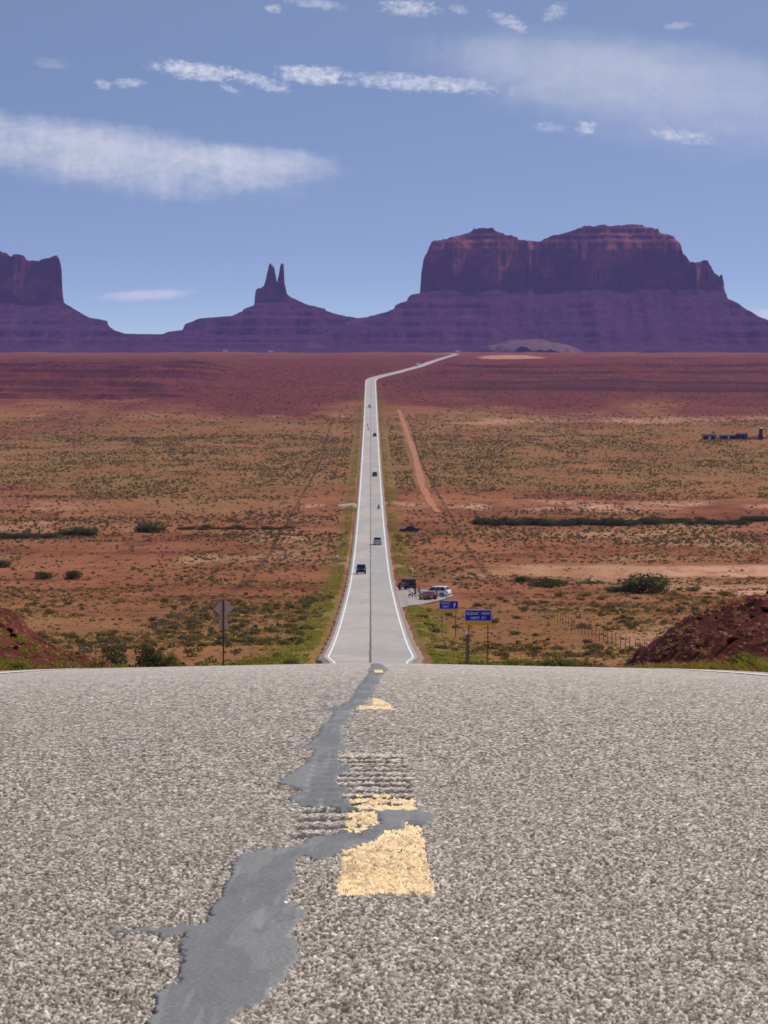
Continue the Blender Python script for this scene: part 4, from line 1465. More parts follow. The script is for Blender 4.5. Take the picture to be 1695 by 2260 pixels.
def wheel(parent, x, y, r, w, side, rim_mat='rim', name='wheel'):
    t = MB().lathe_x([(r * .62, -w / 2), (r * .92, -w / 2), (r, -w * .36), (r, w * .36), (r * .92, w / 2), (r * .62, w / 2), (r * .62, -w / 2)], (x, y, r), 22).build(name, C['rubber'], parent, smooth=False)
    m = MB().lathe_x([(0.001, side * w * .38), (r * .18, side * w * .40), (r * .22, side * w * .30), (r * .56, side * w * .34), (r * .63, side * w * .46), (r * .63, -side * w * .3), (0.001, -side * w * .3)], (x, y, r), 20)
    for k in range(5):
        a = 6.28318 * k / 5
        m.tube((x + side * w * .36, y, r), (x + side * w * .38, y + r * .58 * math.cos(a), r + r * .58 * math.sin(a)), r * .09, r * .07, 6)
    m.build('rim', C[rim_mat], t)
    return t


def make_car(name, paintname, spec):
    """forward is +y, wheels on z = 0"""
    L, W, Ht, gc = spec['L'], spec['W'], spec['H'], spec['clear']
    hw, hl = W / 2, L / 2
    r = spec['wheel']
    root = empty(name, (0, 0, 0))
    P = C[paintname]
    belt, hood, deck = spec['belt'], spec['hood'], spec['deck']
    cowl, wtop, rtop, rbase = spec['cowl'], spec['wtop'], spec['rtop'], spec['rbase']   # y of windscreen foot and head, rear window head and foot
    fx, rx = hl - spec['foh'], -hl + spec['roh']                                       # axle positions
    out = [(-hl + .03, gc + .10), (-hl, gc + .30), (-hl + .02, deck - .12), (-hl + .12, deck), (rbase, belt if deck < belt else deck), (cowl, belt),
           (cowl + .05, hood + .02), (hl - .32, hood - .05), (hl - .06, hood - .20), (hl, gc + .34), (hl - .06, gc + .08)]
    # wheel arches cut into the lower edge
    low = []
    for cyy in (fx, rx):
        for k in range(9):
            a = math.pi * k / 8
            low.append((cyy + (r * 1.18) * math.cos(a), max(gc, r + (r * 1.18) * math.sin(a) - 0.02)))
    out = out + [(hl - .30, gc)] * 0 + low
    wid = []
    for (y, z) in out:
        w = hw
        if y > hl - .5: w = hw - .05 - .09 * (y - hl + .5) / .5
        if y < -hl + .4: w = hw - .04 - .05 * (-hl + .4 - y) / .4
        if z > belt - .15: w = min(w, hw - .05)
        wid.append(w)
    MB().prism(out, wid).build('body', P, root, bevel=0.03)
    # cabin: roof on pillars with glass set just proud
    ry = Ht
    tw = hw - spec.get('tumble', .20)
    bw = hw - .07
    cab = [(cowl - .03, belt - .02), (wtop, ry - .03), ((wtop + rtop) / 2, ry), (rtop, ry - .02), (rbase + .03, max(belt, min(deck, belt)) - .02)]
    cw = [bw, tw, tw, tw, bw]
    MB().prism(cab, cw).build('cabin', C[spec.get('roof', paintname)], root, bevel=0.04)
    def lerp(a, b, t): return a + (b - a) * t
    def pane(nm, y0, z0, w0, y1, z1, w1, out_):
        q = [(-w0, y0, z0), (w0, y0, z0), (w1, y1, z1), (-w1, y1, z1)]
        n = Vector((0, z1 - z0, -(y1 - y0))).normalized() * out_
        V = [tuple(Vector(p) + n * 0.002) for p in q] + [tuple(Vector(p) + n * 0.018) for p in q]
        MB().add(V, [(0, 1, 2, 3), (7, 6, 5, 4), (0, 4, 5, 1), (1, 5, 6, 2), (2, 6, 7, 3), (3, 7, 4, 0)]).build(nm, C['glass'], root)
    pane('windscreen', lerp(cowl - .03, wtop, .06), lerp(belt, ry, .06), bw - .07, lerp(cowl - .03, wtop, .90), lerp(belt, ry - .03, .90), tw - .05, 1)
    pane('rear_window', lerp(rbase + .03, rtop, .14), lerp(belt, ry, .14), bw - .10, lerp(rbase + .03, rtop, .86), lerp(belt, ry - .02, .86), tw - .06, -1)
    for s in (-1, 1):
        m = MB()
        z0, z1 = belt + .03, ry - .12
        k0, k1 = .06, (z1 - belt) / (ry - belt)
        xs0, xs1 = lerp(bw, tw, k0) + .004, lerp(bw, tw, k1) + .004
        ya0, ya1 = lerp(cowl, wtop, k0) - .12, lerp(cowl, wtop, k1) - .10
        yb0, yb1 = lerp(rbase, rtop, k0) + .12, lerp(rbase, rtop, k1) + .10
        nsp = spec.get('panes', 2)
        for j in range(nsp):
            a, b = j / nsp + .012, (j + 1) / nsp - .012
            q = [(s * xs0, lerp(ya0, yb0, a), z0), (s * xs0, lerp(ya0, yb0, b), z0), (s * xs1, lerp(ya1, yb1, b), z1), (s * xs1, lerp(ya1, yb1, a), z1)]
            V = q + [(p[0] + s * .012, p[1], p[2]) for p in q]
            m.add(V, [(0, 1, 2, 3), (4, 5, 6, 7), (0, 1, 5, 4), (1, 2, 6, 5), (2, 3, 7, 6), (3, 0, 4, 7)])
        m.build('side_window', C['glass'], root)
        MB().box((s * (hw + .07), cowl - .12, belt + .06), (.16, .09, .13)).build('mirror', C['trim'] if paintname in ('black', 'navy', 'green') else P, root, bevel=.02)
        for yy in (fx, rx):
            wheel(root, s * (hw - spec['tyre'] / 2 + .015), yy, r, spec['tyre'], s, spec.get('rims', 'rim'))
        lh = spec.get('lamp', (.30, .14))
        MB().box((s * (hw - .10 - lh[0] / 2), hl - .05, hood - .24), (lh[0], .10, lh[1])).build('headlight', C['lamp'], root, bevel=.02)
        MB().box((s * (hw - .06 - .13), -hl + .02, deck - .24), (.24, .07, spec.get('tailh', .18))).build('tail_light', C['tail'], root, bevel=.015)
    MB().box((0, hl - .02, gc + .17), (W - .25, .12, .20)).build('front_bumper', C['trim'], root, bevel=.03)
    MB().box((0, -hl + .02, gc + .20), (W - .18, .14, .18)).build('rear_bumper', C[spec.get('rearbumper', 'trim')], root, bevel=.03)
    MB().box((0, hl - .015, hood - .26), (W * .42, .05, .13)).build('grille', C['trim'], root, bevel=.01)
    MB().box((0, -hl - .045, gc + .33), (.42, .02, .15)).build('number_plate', C['plate'], root)
    MB().box((0, 0, gc + .02), (W - .5, L - .7, .12)).build('underbody', C['trim'], root)
    return root


SEDAN = dict(L=4.75, W=1.85, H=1.46, clear=.20, wheel=.33, tyre=.22, belt=.93, hood=.90, deck=1.00, cowl=1.05, wtop=.25, rtop=-1.05, rbase=-1.75, foh=.92, roh=1.05)
CROSS = dict(L=4.75, W=1.90, H=1.70, clear=.24, wheel=.36, tyre=.24, belt=1.05, hood=1.03, deck=1.08, cowl=1.15, wtop=.35, rtop=-1.75, rbase=-2.20, foh=.90, roh=1.0, panes=3)
COUPE = dict(L=4.45, W=1.90, H=1.26, clear=.16, wheel=.33, tyre=.27, belt=.86, hood=.84, deck=.92, cowl=.55, wtop=-.10, rtop=-.75, rbase=-1.55, foh=.95, roh=.95, panes=1, tailh=.12)
BOXY = dict(L=4.25, W=1.90, H=1.86, clear=.34, wheel=.41, tyre=.28, belt=1.22, hood=1.18, deck=1.20, cowl=.62, wtop=.35, rtop=-1.95, rbase=-2.05, foh=.60, roh=.75, panes=3, tumble=.14, rims='trim', lamp=(.20, .20), tailh=.24)


def make_offroader(paintname):
    root = make_car('offroad_car', paintname, BOXY)
    hl = BOXY['L'] / 2
    t = MB()
    t.lathe_x([(.24, -.13), (.38, -.13), (.41, -.09), (.41, .09), (.38, .13), (.001, .13), (.001, -.05), (.24, -.05)], (0, 0, 0), 22)
    sp = t.build('spare_wheel', C['rubber'], root)
    sp.rotation_euler = (0, 0, R(-90))
    sp.location = (0.05, -hl - .16, 1.02)
    for s in (-1, 1):
        MB().box((s * .93, hl - .60, .98), (.22, 1.0, .07)).box((s * .93, -hl + .75, .98), (.22, 1.05, .07)).build('fender', C['trim'], root, bevel=.02)
    MB().box((0, hl + .10, .55), (1.75, .20, .20)).tube((-.5, hl + .16, .62), (-.5, hl + .16, .86), .03).tube((.5, hl + .16, .62), (.5, hl + .16, .86), .03).tube((-.5, hl + .16, .86), (.5, hl + .16, .86), .03).build('bull_bar', C['trim'], root)
    return root


def make_pickup(paintname):
    spec = dict(L=5.5, W=1.98, H=1.88, clear=.30, wheel=.40, tyre=.27, belt=1.20, hood=1.15, deck=1.18, cowl=1.35, wtop=.75, rtop=-.75, rbase=-.95, foh=.95, roh=1.25, panes=2, tumble=.16, roof='white', rearbumper='chrome')
    root = make_car('pickup_truck', paintname, spec)
    hl = 2.75
    MB().box((0, -1.85, 1.195), (1.55, 1.55, .03)).build('bed', C['trim'], root)
    m = MB()
    for s in (-1, 1):
        m.box((s * .90, -1.85, 1.22), (.10, 1.75, .10))
    m.box((0, -2.70, 1.22), (1.75, .08, .10)).build('bed_rail', C[paintname], root, bevel=.02)
    MB().box((0, -hl - .012, .98), (1.5, .05, .40)).build('tailgate', C[paintname], root, bevel=.015)
    return root


SKIN = plain('skin', (0.42, 0.24, 0.16), 0.6, vary=0.05)


def make_person(shirt, trousers, hair, pose='stand', hat=None):
    """one continuous figure grown over a skeleton; feet (or seat) at the origin, facing +y"""
    if pose == 'ride':
        J = dict(pel=(0, 0, .0), waist=(0, .02, .16), chest=(0, .10, .38), neck=(0, .15, .53), head=(0, .19, .63), top=(0, .20, .74),
                 shL=(-.18, .12, .45), elL=(-.27, .28, .25), waL=(-.30, .52, .22), hdL=(-.30, .60, .22), shR=(.18, .12, .45), elR=(.27, .28, .25), waR=(.30, .52, .22), hdR=(.30, .60, .22),
                 hiL=(-.11, .02, -.03), knL=(-.22, .40, -.06), anL=(-.19, .25, -.46), toL=(-.19, .42, -.50), hiR=(.11, .02, -.03), knR=(.22, .40, -.06), anR=(.19, .25, -.46), toR=(.19, .42, -.50))
    else:
        lift = .0
        J = dict(pel=(0, 0, .92), waist=(0, .01, 1.06), chest=(0, .0, 1.28), neck=(0, .0, 1.46), head=(0, .03, 1.56), top=(0, .02, 1.68),
                 shL=(-.19, 0, 1.38), elL=(-.25, -.03, 1.10), waL=(-.24, .07, .86), hdL=(-.235, .10, .77), shR=(.19, 0, 1.38), elR=(.26, -.03, 1.10), waR=(.25, .06, .86), hdR=(.24, .09, .77),
                 hiL=(-.10, 0, .86), knL=(-.12, .03, .48), anL=(-.13, -.02, .08), toL=(-.15, .14, .03), hiR=(.10, 0, .86), knR=(.13, .01, .48), anR=(.15, -.03, .08), toR=(.19, .12, .03))
        if pose == 'phone':
            J.update(elR=(.27, .10, 1.14), waR=(.14, .30, 1.32), hdR=(.11, .34, 1.40), elL=(-.27, .10, 1.14), waL=(-.10, .30, 1.32), hdL=(-.07, .34, 1.40))
    rad = dict(pel=.135, waist=.125, chest=.15, neck=.055, head=.098, top=.07, sh=.065, el=.043, wa=.030, hd=.036, hi=.092, kn=.060, an=.042, to=.036)
    names = list(J)
    edges = [('pel', 'waist'), ('waist', 'chest'), ('chest', 'neck'), ('neck', 'head'), ('head', 'top')]
    for s in 'LR':
        edges += [('chest', 'sh' + s), ('sh' + s, 'el' + s), ('el' + s, 'wa' + s), ('wa' + s, 'hd' + s), ('pel', 'hi' + s), ('hi' + s, 'kn' + s), ('kn' + s, 'an' + s), ('an' + s, 'to' + s)]
    me = bpy.data.meshes.new('person')
    me.from_pydata([J[n] for n in names], [(names.index(a), names.index(b)) for a, b in edges], [])
    tmp = bpy.data.objects.new('person_skeleton', me)
    COL.objects.link(tmp)
    sk = tmp.modifiers.new('skin', 'SKIN')
    for n, v in zip(names, me.skin_vertices[0].data):
        r = rad[n] if n in rad else rad[n[:2]]
        v.radius = (r, r)
        v.use_root = n == 'pel'
    ss = tmp.modifiers.new('sub', 'SUBSURF')
    ss.levels = 2
    ss.render_levels = 2
    dg = bpy.context.evaluated_depsgraph_get()
    me2 = bpy.data.meshes.new_from_object(tmp.evaluated_get(dg))
    bpy.data.objects.remove(tmp)
    me2.name = 'person'
    # hands: palm carries on from the wrist; five fingers; face details
    bm = bmesh.new()
    bm.from_mesh(me2)
    ex = MB()
    for s, sg in (('L', -1), ('R', 1)):
        w, h = Vector(J['wa' + s]), Vector(J['hd' + s])
        dr = (h - w).normalized()
        side = dr.cross(Vector((1, 0, 0))).normalized() if abs(dr.x) < .9 else Vector((0, 0, 1))
        for k, ln in enumerate((.070, .080, .076, .060)):
            b = h + dr * .015 + side * (.024 - .016 * k)
            m_ = b + dr * ln * .55
            ex.tube(b, m_, .0085, .008, 5).tube(m_, m_ + dr * ln * .4 + Vector((-sg * .012, .008, 0)), .008, .006, 5)
        b = w + dr * .04 + side * .028
        ex.tube(b, b + dr * .04 + side * .022, .010, .008, 5)
    hd = Vector(J['head'])
    ex.tube(hd + Vector((0, .085, .015)), hd + Vector((0, .112, -.015)), .010, .016, 6)
    for sg in (-1, 1):
        ex.ball(hd + Vector((sg * .095, -.005, .005)), (.014, .022, .034), 6, 5)
        ex.ball(hd + Vector((sg * .034, .083, .022)), (.013, .010, .008), 6, 4)
    ex.ball(hd + Vector((0, .086, -.040)), (.024, .009, .006), 6, 4)
    o0 = len(bm.verts)
    vs = [bm.verts.new(p) for p in ex.v]
    for f in ex.f:
        try:
            bm.faces.new([vs[i] for i in f])
        except ValueError:
            pass
    bm.to_mesh(me2)
    bm.free()
    mats = [SKIN, shirt, trousers, C['trim']]
    me2.materials.clear()
    for m in mats:
        me2.materials.append(m)
    zc, zp = J['neck'][2] - .03, J['pel'][2] + .05
    for p in me2.polygons:
        c = p.center
        arm = min((c - Vector(J['wa' + s])).length for s in 'LR') < .16 or min((c - Vector(J['hd' + s])).length for s in 'LR') < .16
        foot = min(min((c - Vector(J['to' + s])).length, (c - Vector(J['an' + s])).length) for s in 'LR') < .12
        leg = pose == 'ride' and (c.y > .08 and c.z < .08) or c.z < zp
        p.material_index = 0 if (c.z > zc or arm) else 3 if foot else 2 if leg else 1
        p.use_smooth = True
    o = bpy.data.objects.new('person', me2)
    COL.objects.link(o)
    if hat is None:
        MB().ball(tuple(hd + Vector((0, -.018, .035))), (.108, .115, .10), 12, 8).build('hair', hair, o, smooth=True)
    else:
        MB().ball(tuple(hd + Vector((0, .0, .025))), (.130, .145, .135), 12, 8).build('helmet', hat, o, smooth=True)
    return o


def make_motorcycle(paintname, windshield=True):
    root = empty('motorcycle', (0, 0, 0))
    for nm, y in (('wheel', .75), ('wheel', -.75)):
        t = MB().lathe_x([(.22, -.06), (.30, -.06), (.33, -.03), (.33, .03), (.30, .06), (.22, .06), (.22, -.06)], (0, y, .33), 20).build(nm, C['rubber'], root)
        MB().lathe_x([(.001, -.04), (.08, -.05), (.09, -.02), (.21, -.02), (.23, -.05), (.23, .05), (.21, .02), (.09, .02), (.08, .05), (.001, .04)], (0, y, .33), 16).build('rim', C['rim'], t)
    MB().box((0, .0, .45), (.34, .62, .36), taper=.8).build('engine', C['steel'], root, bevel=.04)
    MB().tube((0, .75, .33), (0, .48, .98), .035).tube((0, -.75, .33), (0, -.1, .36), .04).tube((0, .48, .92), (0, -.35, .62), .035).tube((-.16, -.2, .28), (-.18, -1.0, .33), .05, .06).tube((.16, -.2, .28), (.18, -1.0, .33), .05, .06).build('frame', C['chrome'], root)
    MB().ball((0, .20, .86), (.16, .32, .15), 12, 8).build('fuel_tank', C[paintname], root, smooth=True)
    MB().ball((0, -.32, .78), (.17, .36, .09), 12, 8).build('seat', C['trim'], root, smooth=True)
    MB().tube((-.38, .42, 1.08), (0, .50, 1.02), .02).tube((.38, .42, 1.08), (0, .50, 1.02), .02).build('handlebar', C['chrome'], root)
    MB().ball((0, .62, .92), (.11, .10, .11), 12, 8).build('headlight', C['lamp'], root, smooth=True)
    MB().box((0, -1.02, .66), (.14, .06, .08)).build('tail_light', C['tail'], root, bevel=.01)
    for s in (-1, 1):
        MB().box((s * .33, -.72, .58), (.24, .52, .34)).build('pannier', C[paintname], root, bevel=.05)
    MB().prism([(.98, .50), (1.05, .62), (.78, .72), (.45, .66), (.45, .60), (.76, .66)], [.07] * 6).build('mudguard', C[paintname], root, bevel=.01)
    if windshield:
        f = MB().prism([(.50, .86), (.72, .90), (.66, 1.10), (.52, 1.12)], [.40, .33, .34, .38]).build('fairing', C[paintname], root, bevel=.04)
        MB().prism([(.60, 1.10), (.63, 1.11), (.46, 1.42), (.43, 1.41)], [.30, .30, .24, .24]).build('windshield', C['glass'] if paintname != 'white' else C['lamp'], f, bevel=.008)
    return root


# ------------------------------------------------------------------ traffic and parked cars
def on_road(o, px, py, rz, label, cat, tilt=True):
    d = d_at(py)
    x = gx(px, d)
    z = float(road_z(x, d)) if abs(x - float(road_x(d))) < 4.3 else max(float(prof(d)) - 0.10 - 0.012 * x, float(T(x, d)) + 0.05) if x < 18 and 480 < d < 660 else float(T(x, d))
    o.location = (x, d, z + 0.005)
    g = float((prof(d + 2) - prof(d - 2)) / 4)
    o.rotation_euler = (math.atan(g) * math.cos(rz), -math.atan(g) * math.sin(rz) * -1, rz) if tilt else (0, 0, rz)
    return tag(o, label, cat)


AWAY, TOWARD = 0.0, math.pi
on_road(make_offroader('green'), 797, 1266, TOWARD, 'dark boxy off-road car driving towards the viewer, nearest on the highway', 'car')
on_road(make_pickup('silver'), 833, 1202, AWAY, 'silver pickup with a white cab roof driving away up the highway', 'pickup truck')
on_road(make_car('car', 'navy', CROSS), 827, 1051, AWAY, 'dark car driving away in the right lane, midway up the highway', 'car')
on_road(make_car('car', 'black', CROSS), 827, 963, AWAY, 'black car driving away in the right lane beside two oncoming motorcycles', 'car')
on_road(make_car('car', 'silver', CROSS), 815.5, 899, TOWARD, 'small grey oncoming car, farthest on the straight part of the highway', 'car')


def ride(px, py, rz, label, plabel, shirt):
    m = make_motorcycle('black', False)
    on_road(m, px, py, rz, label, 'motorcycle')
    p = make_person(shirt, C['trim'], C['trim'], 'ride', C['black'])
    dy = -.25
    p.location = (m.location.x - math.sin(rz) * dy, m.location.y + math.cos(rz) * dy, m.location.z + .86)
    p.rotation_euler = m.rotation_euler
    tag(p, plabel, 'person')


JACKET = plain('black_jacket', (0.02, 0.02, 0.022), 0.8)
ride(835.8, 1124, AWAY, 'motorcycle riding away near the right edge line of the highway', 'rider in black on the motorcycle going away near the right edge line', JACKET)
ride(813, 948.5, TOWARD, 'leading one of two oncoming motorcycles in the left lane', 'rider on the leading oncoming motorcycle', plain('grey_jacket', (0.09, 0.085, 0.09), 0.8))
ride(811.5, 941, TOWARD, 'following one of two oncoming motorcycles in the left lane', 'rider on the following oncoming motorcycle', plain('brown_jacket', (0.08, 0.05, 0.045), 0.8))


def build_van():
    root = empty('camper_van', (0, 0, 0))
    MB().prism([(-3.2, .4), (-3.2, 2.9), (-2.9, 3.05), (1.6, 3.05), (2.1, 2.7), (2.2, 1.7), (3.1, 1.35), (3.2, .5)], [1.1, 1.1, 1.0, 1.0, 1.05, 1.1, 1.0, 1.0]).build('body', C['white'], root, bevel=.08)
    MB().prism([(2.19, 1.75), (2.26, 1.75), (2.17, 2.6), (2.10, 2.6)], [.95, .95, .9, .9]).build('windscreen', C['glass'], root)
    MB().box((0, 3.18, .62), (1.9, .15, .25)).build('front_bumper', C['trim'], root, bevel=.03)
    for s in (-1, 1):
        for y in (2.2, -2.0):
            wheel(root, s * .95, y, .38, .26, s)
        MB().box((s * 1.105, -.6, 2.0), (.02, 1.1, .6)).build('side_window', C['glass'], root)
        MB().box((s * .75, 3.16, 1.0), (.25, .1, .18)).build('headlight', C['lamp'], root, bevel=.02)
    return root


d0 = 3290.0
van = build_van()
xr = float(road_x(d0)) - 1.8
van.location = (xr, d0, float(prof(d0)) - .03)
van.rotation_euler = (0, 0, TOWARD - math.atan(0.08))
tag(van, 'white camper van on the far bend where the highway climbs to the right', 'van')

# cars and people at the turnout
on_road(make_offroader('black'), 899, 1300, 0.35, 'black boxy off-road car with a spare wheel on its tail, parked on the turnout', 'car')
on_road(make_car('car', 'white', CROSS), 962, 1314, R(68), 'white car parked across the turnout with its nose to the highway', 'car')
on_road(make_car('sports_car', 'red', COUPE), 944, 1320.5, R(14), 'low red sports car parked on the turnout in front of the white car', 'car')
on_road(make_motorcycle('white'), 907, 1317, math.pi - R(20), 'white touring motorcycle with a windshield parked on the turnout', 'motorcycle')
TOP = [plain('lilac_shirt', (0.20, 0.14, 0.25), 0.85), plain('plum_shirt', (0.13, 0.055, 0.085), 0.85), plain('dark_shirt', (0.025, 0.022, 0.03), 0.85)]
JEANS, DARKHAIR = plain('dark_jeans', (0.03, 0.035, 0.055), 0.9), plain('dark_hair', (0.02, 0.014, 0.01), 0.6)
on_road(make_person(TOP[0], JEANS, DARKHAIR), 925, 1314, R(200), 'person in a pale lilac shirt standing between the parked motorcycle and the red car', 'person', False)
on_road(make_person(TOP[1], C['trim'], DARKHAIR, 'phone'), 917, 1319, R(150), 'person in a plum shirt and black trousers standing beside the white motorcycle', 'person', False)
on_road(make_person(TOP[2], C['trim'], DARKHAIR), 964, 1319, R(80), 'person dressed in black standing between the red and the white car', 'person', False)
o = on_road(make_car('car', 'black', dict(SEDAN, L=5.3, H=1.62, belt=1.02, hood=.98, deck=1.08)), 903, 1171, R(88), 'black car parked side-on on the red soil, beyond the turnout', 'car')


# ------------------------------------------------------------------ signs and posts
def lettering(text, size, parent, x, z, y=-0.012, mat='whitesign', align='CENTER'):
    cu = bpy.data.curves.new('lettering', 'FONT')
    cu.body = text
    cu.size = size
    cu.extrude = 0.003
    cu.align_x = align
    cu.align_y = 'CENTER'
    cu.offset = size * 0.012
    cu.materials.append(C[mat])
    o = bpy.data.objects.new('lettering_curve', cu)
    COL.objects.link(o)
    me = bpy.data.meshes.new_from_object(o.evaluated_get(bpy.context.evaluated_depsgraph_get()))
    bpy.data.objects.remove(o)
    o = bpy.data.objects.new('lettering', me)
    COL.objects.link(o)
    o.parent = parent
    o.location = (x, y, z)
    o.rotation_euler = (R(90), 0, 0)
    return o


def rounded(w, h, r, y0, y1, n=5):
    P = []
    for cx_, cz, a0 in ((w / 2 - r, h / 2 - r, 0), (-w / 2 + r, h / 2 - r, 90), (-w / 2 + r, -h / 2 + r, 180), (w / 2 - r, -h / 2 + r, 270)):
        for k in range(n + 1):
            a = R(a0 + 90 * k / n)
            P.append((cx_ + r * math.cos(a), cz + r * math.sin(a)))
    m = len(P)
    V = [(p, y0, q) for p, q in P] + [(p, y1, q) for p, q in P]
    return MB().add(V, [tuple(range(m)), tuple(range(2 * m - 1, m - 1, -1))] + [(i, m + i, m + (i + 1) % m, (i + 1) % m) for i in range(m)])


def blue_sign(px0, px1, pyt, pyb, pya, d, lines, arrow, label):
    w, h, ha = (px1 - px0) / F * d, (pyb - pyt) / F * d, (pya - pyb) / F * d
    x = gx((px0 + px1) / 2, d)
    zc = H - ((pyt + pyb) / 2 - HY) / F * d
    zg = float(T(x, d)) - 0.3
    root = empty('scenic_sign', (x, d, zg))
    c = zc - zg
    border = rounded(w, h, .09, -0.004, 0.012)
    pl = border.build('panel', C['whitesign'], root)
    pl.location = (0, 0, c)
    face = rounded(w - .07, h - .07, .07, -0.009, -0.0041).build('face', C['blue'], pl)
    for text, size, tx, tz in lines:
        lettering(text, size * h, pl, tx * w, tz * h)
    if arrow:
        a = MB()
        k = h * .30
        s = [(-.16, -1.0), (.10, -1.0), (.42, .10), (.70, -.02), (.46, .95), (-.42, .36), (-.10, .24)]
        V = [(p * k, -0.014, q * k) for p, q in s] + [(p * k, -0.0095, q * k) for p, q in s]
        m = len(s)
        a.add(V, [tuple(range(m)), tuple(range(2 * m - 1, m - 1, -1))] + [(i, m + i, m + (i + 1) % m, (i + 1) % m) for i in range(m)])
        ao = a.build('arrow', C['whitesign'], pl)
        ao.location = (w * .28, 0, 0)
    am = rounded(w + .02, ha - .03, .03, -0.006, 0.010).build('lower_panel', C['amber'], root)
    am.location = (0, 0, c - h / 2 - ha / 2 - .01)
    for s in (-1, 1):
        MB().box((s * w * .36, .045, (c + h / 2 - .05) / 2), (.07, .06, c + h / 2 - .05)).build('post', C['rust'], root)
    tag(root, label, 'road sign')


blue_sign(1026, 1085, 1346, 1371, 1380, 256.0, [('SCENIC  VIEW', .33, 0, .17), ('NEXT  RT', .31, 0, -.23)], False,
          'blue sign reading SCENIC VIEW NEXT RT above an amber strip, nearer of two')
blue_sign(969.5, 1011.5, 1326, 1344.5, 1352.5, 372.0, [('SCENIC', .32, -.17, .20), ('VIEW', .32, -.17, -.20)], True,
          'smaller blue sign reading SCENIC VIEW with a slanting arrow, beside the turnout')


def build_diamond():
    d = 166.0
    x = gx(493, d)
    zg = float(T(x, d)) - 0.2
    root = empty('warning_sign', (x, d, zg))
    c = H - (1344 - HY) / F * d - zg
    k = 44 / F * d / math.sqrt(2)
    pl = rounded(k, k, .05, 0.0, 0.006).build('panel', C['signback'], root)
    pl.location = (0, 0.03, c)
    pl.rotation_euler = (0, R(45), 0)
    p2 = rounded(.44, .44, .03, 0.0, 0.006).build('lower_panel', C['signback'], root)
    p2.location = (0.0, 0.03, H - (1379 - HY) / F * d - zg)
    MB().box((0, 0, (c + k * .68) / 2), (.075, .05, c + k * .68)).build('post', C['rust'], root)
    m = MB()
    for dz in (-.18, .18):
        m.box((0, -.03, c + dz), (.03, .02, .03))
    m.build('bolt', C['steel'], root)
    tag(root, 'back of a diamond road sign on a thin post, left of the highway', 'road sign')


build_diamond()


def build_delineator():
    d = 168.0
    x = gx(1030.5, d)
    zg = float(T(x, d)) - .2
    root = empty('delineator_post', (x, d, zg))
    top = H - (1394 - HY) / F * d - zg
    MB().box((0, 0, top / 2 - .05), (.10, .05, top - .10)).build('post', C['wood'], root, bevel=.008)
    MB().box((0, 0, top - .05), (.11, .06, .15)).build('reflector', C['whitesign'], root, bevel=.01)
    tag(root, 'thin dark roadside post with a white cap below the nearer blue sign', 'post')


build_delineator()


def build_fences():
    pm = []
    for k in range(3):
        pm.append(MB().tube((0, 0, -.3), (.03 * (k - 1), .02, 1.25 + .1 * k), .04, .035, 7).build('post', C['wood']))
    for s, name, side in ((-1, 'wire_fence', 'left'), (1, 'wire_fence', 'right')):
        root = empty(name, (0, 0, 0))
        fx = lambda d: s * (24.5 - 0.0018 * d + 0.8 * math.sin(d / 130))
        ds = np.arange(262, 2000, 5.5)
        far = MB()
        for i, d in enumerate(ds):
            x = fx(d)
            z = float(T(x, d))
            if i < 98:
                o = pm[i % 3] if (s < 0 and i < 3) else bpy.data.objects.new('post', pm[i % 3].data)
                if o.name not in COL.objects:
                    COL.objects.link(o)
                o.parent = root
                o.location = (x, d, z)
                o.rotation_euler = (0.05 * math.sin(i * 3.1), 0.06 * math.sin(i * 1.7), i)
            else:
                far.tube((x, d, z - .2), (x + .03, d, z + 1.35), .04, .035, 5)
        tag(far.build('post_row', C['wood'], root), kind='stuff')
        w = MB()
        for h in (.35, .72, 1.1):
            for a, b in zip(ds[:-1], ds[1:]):
                w.tube((fx(a), a, float(T(fx(a), a)) + h), (fx(b), b, float(T(fx(b), b)) + h), .006, .006, 4)
        w.build('wire', C['wire'], root)
        tag(root, 'wire fence on wooden posts running along the %s side of the highway' % side, 'fence')


build_fences()


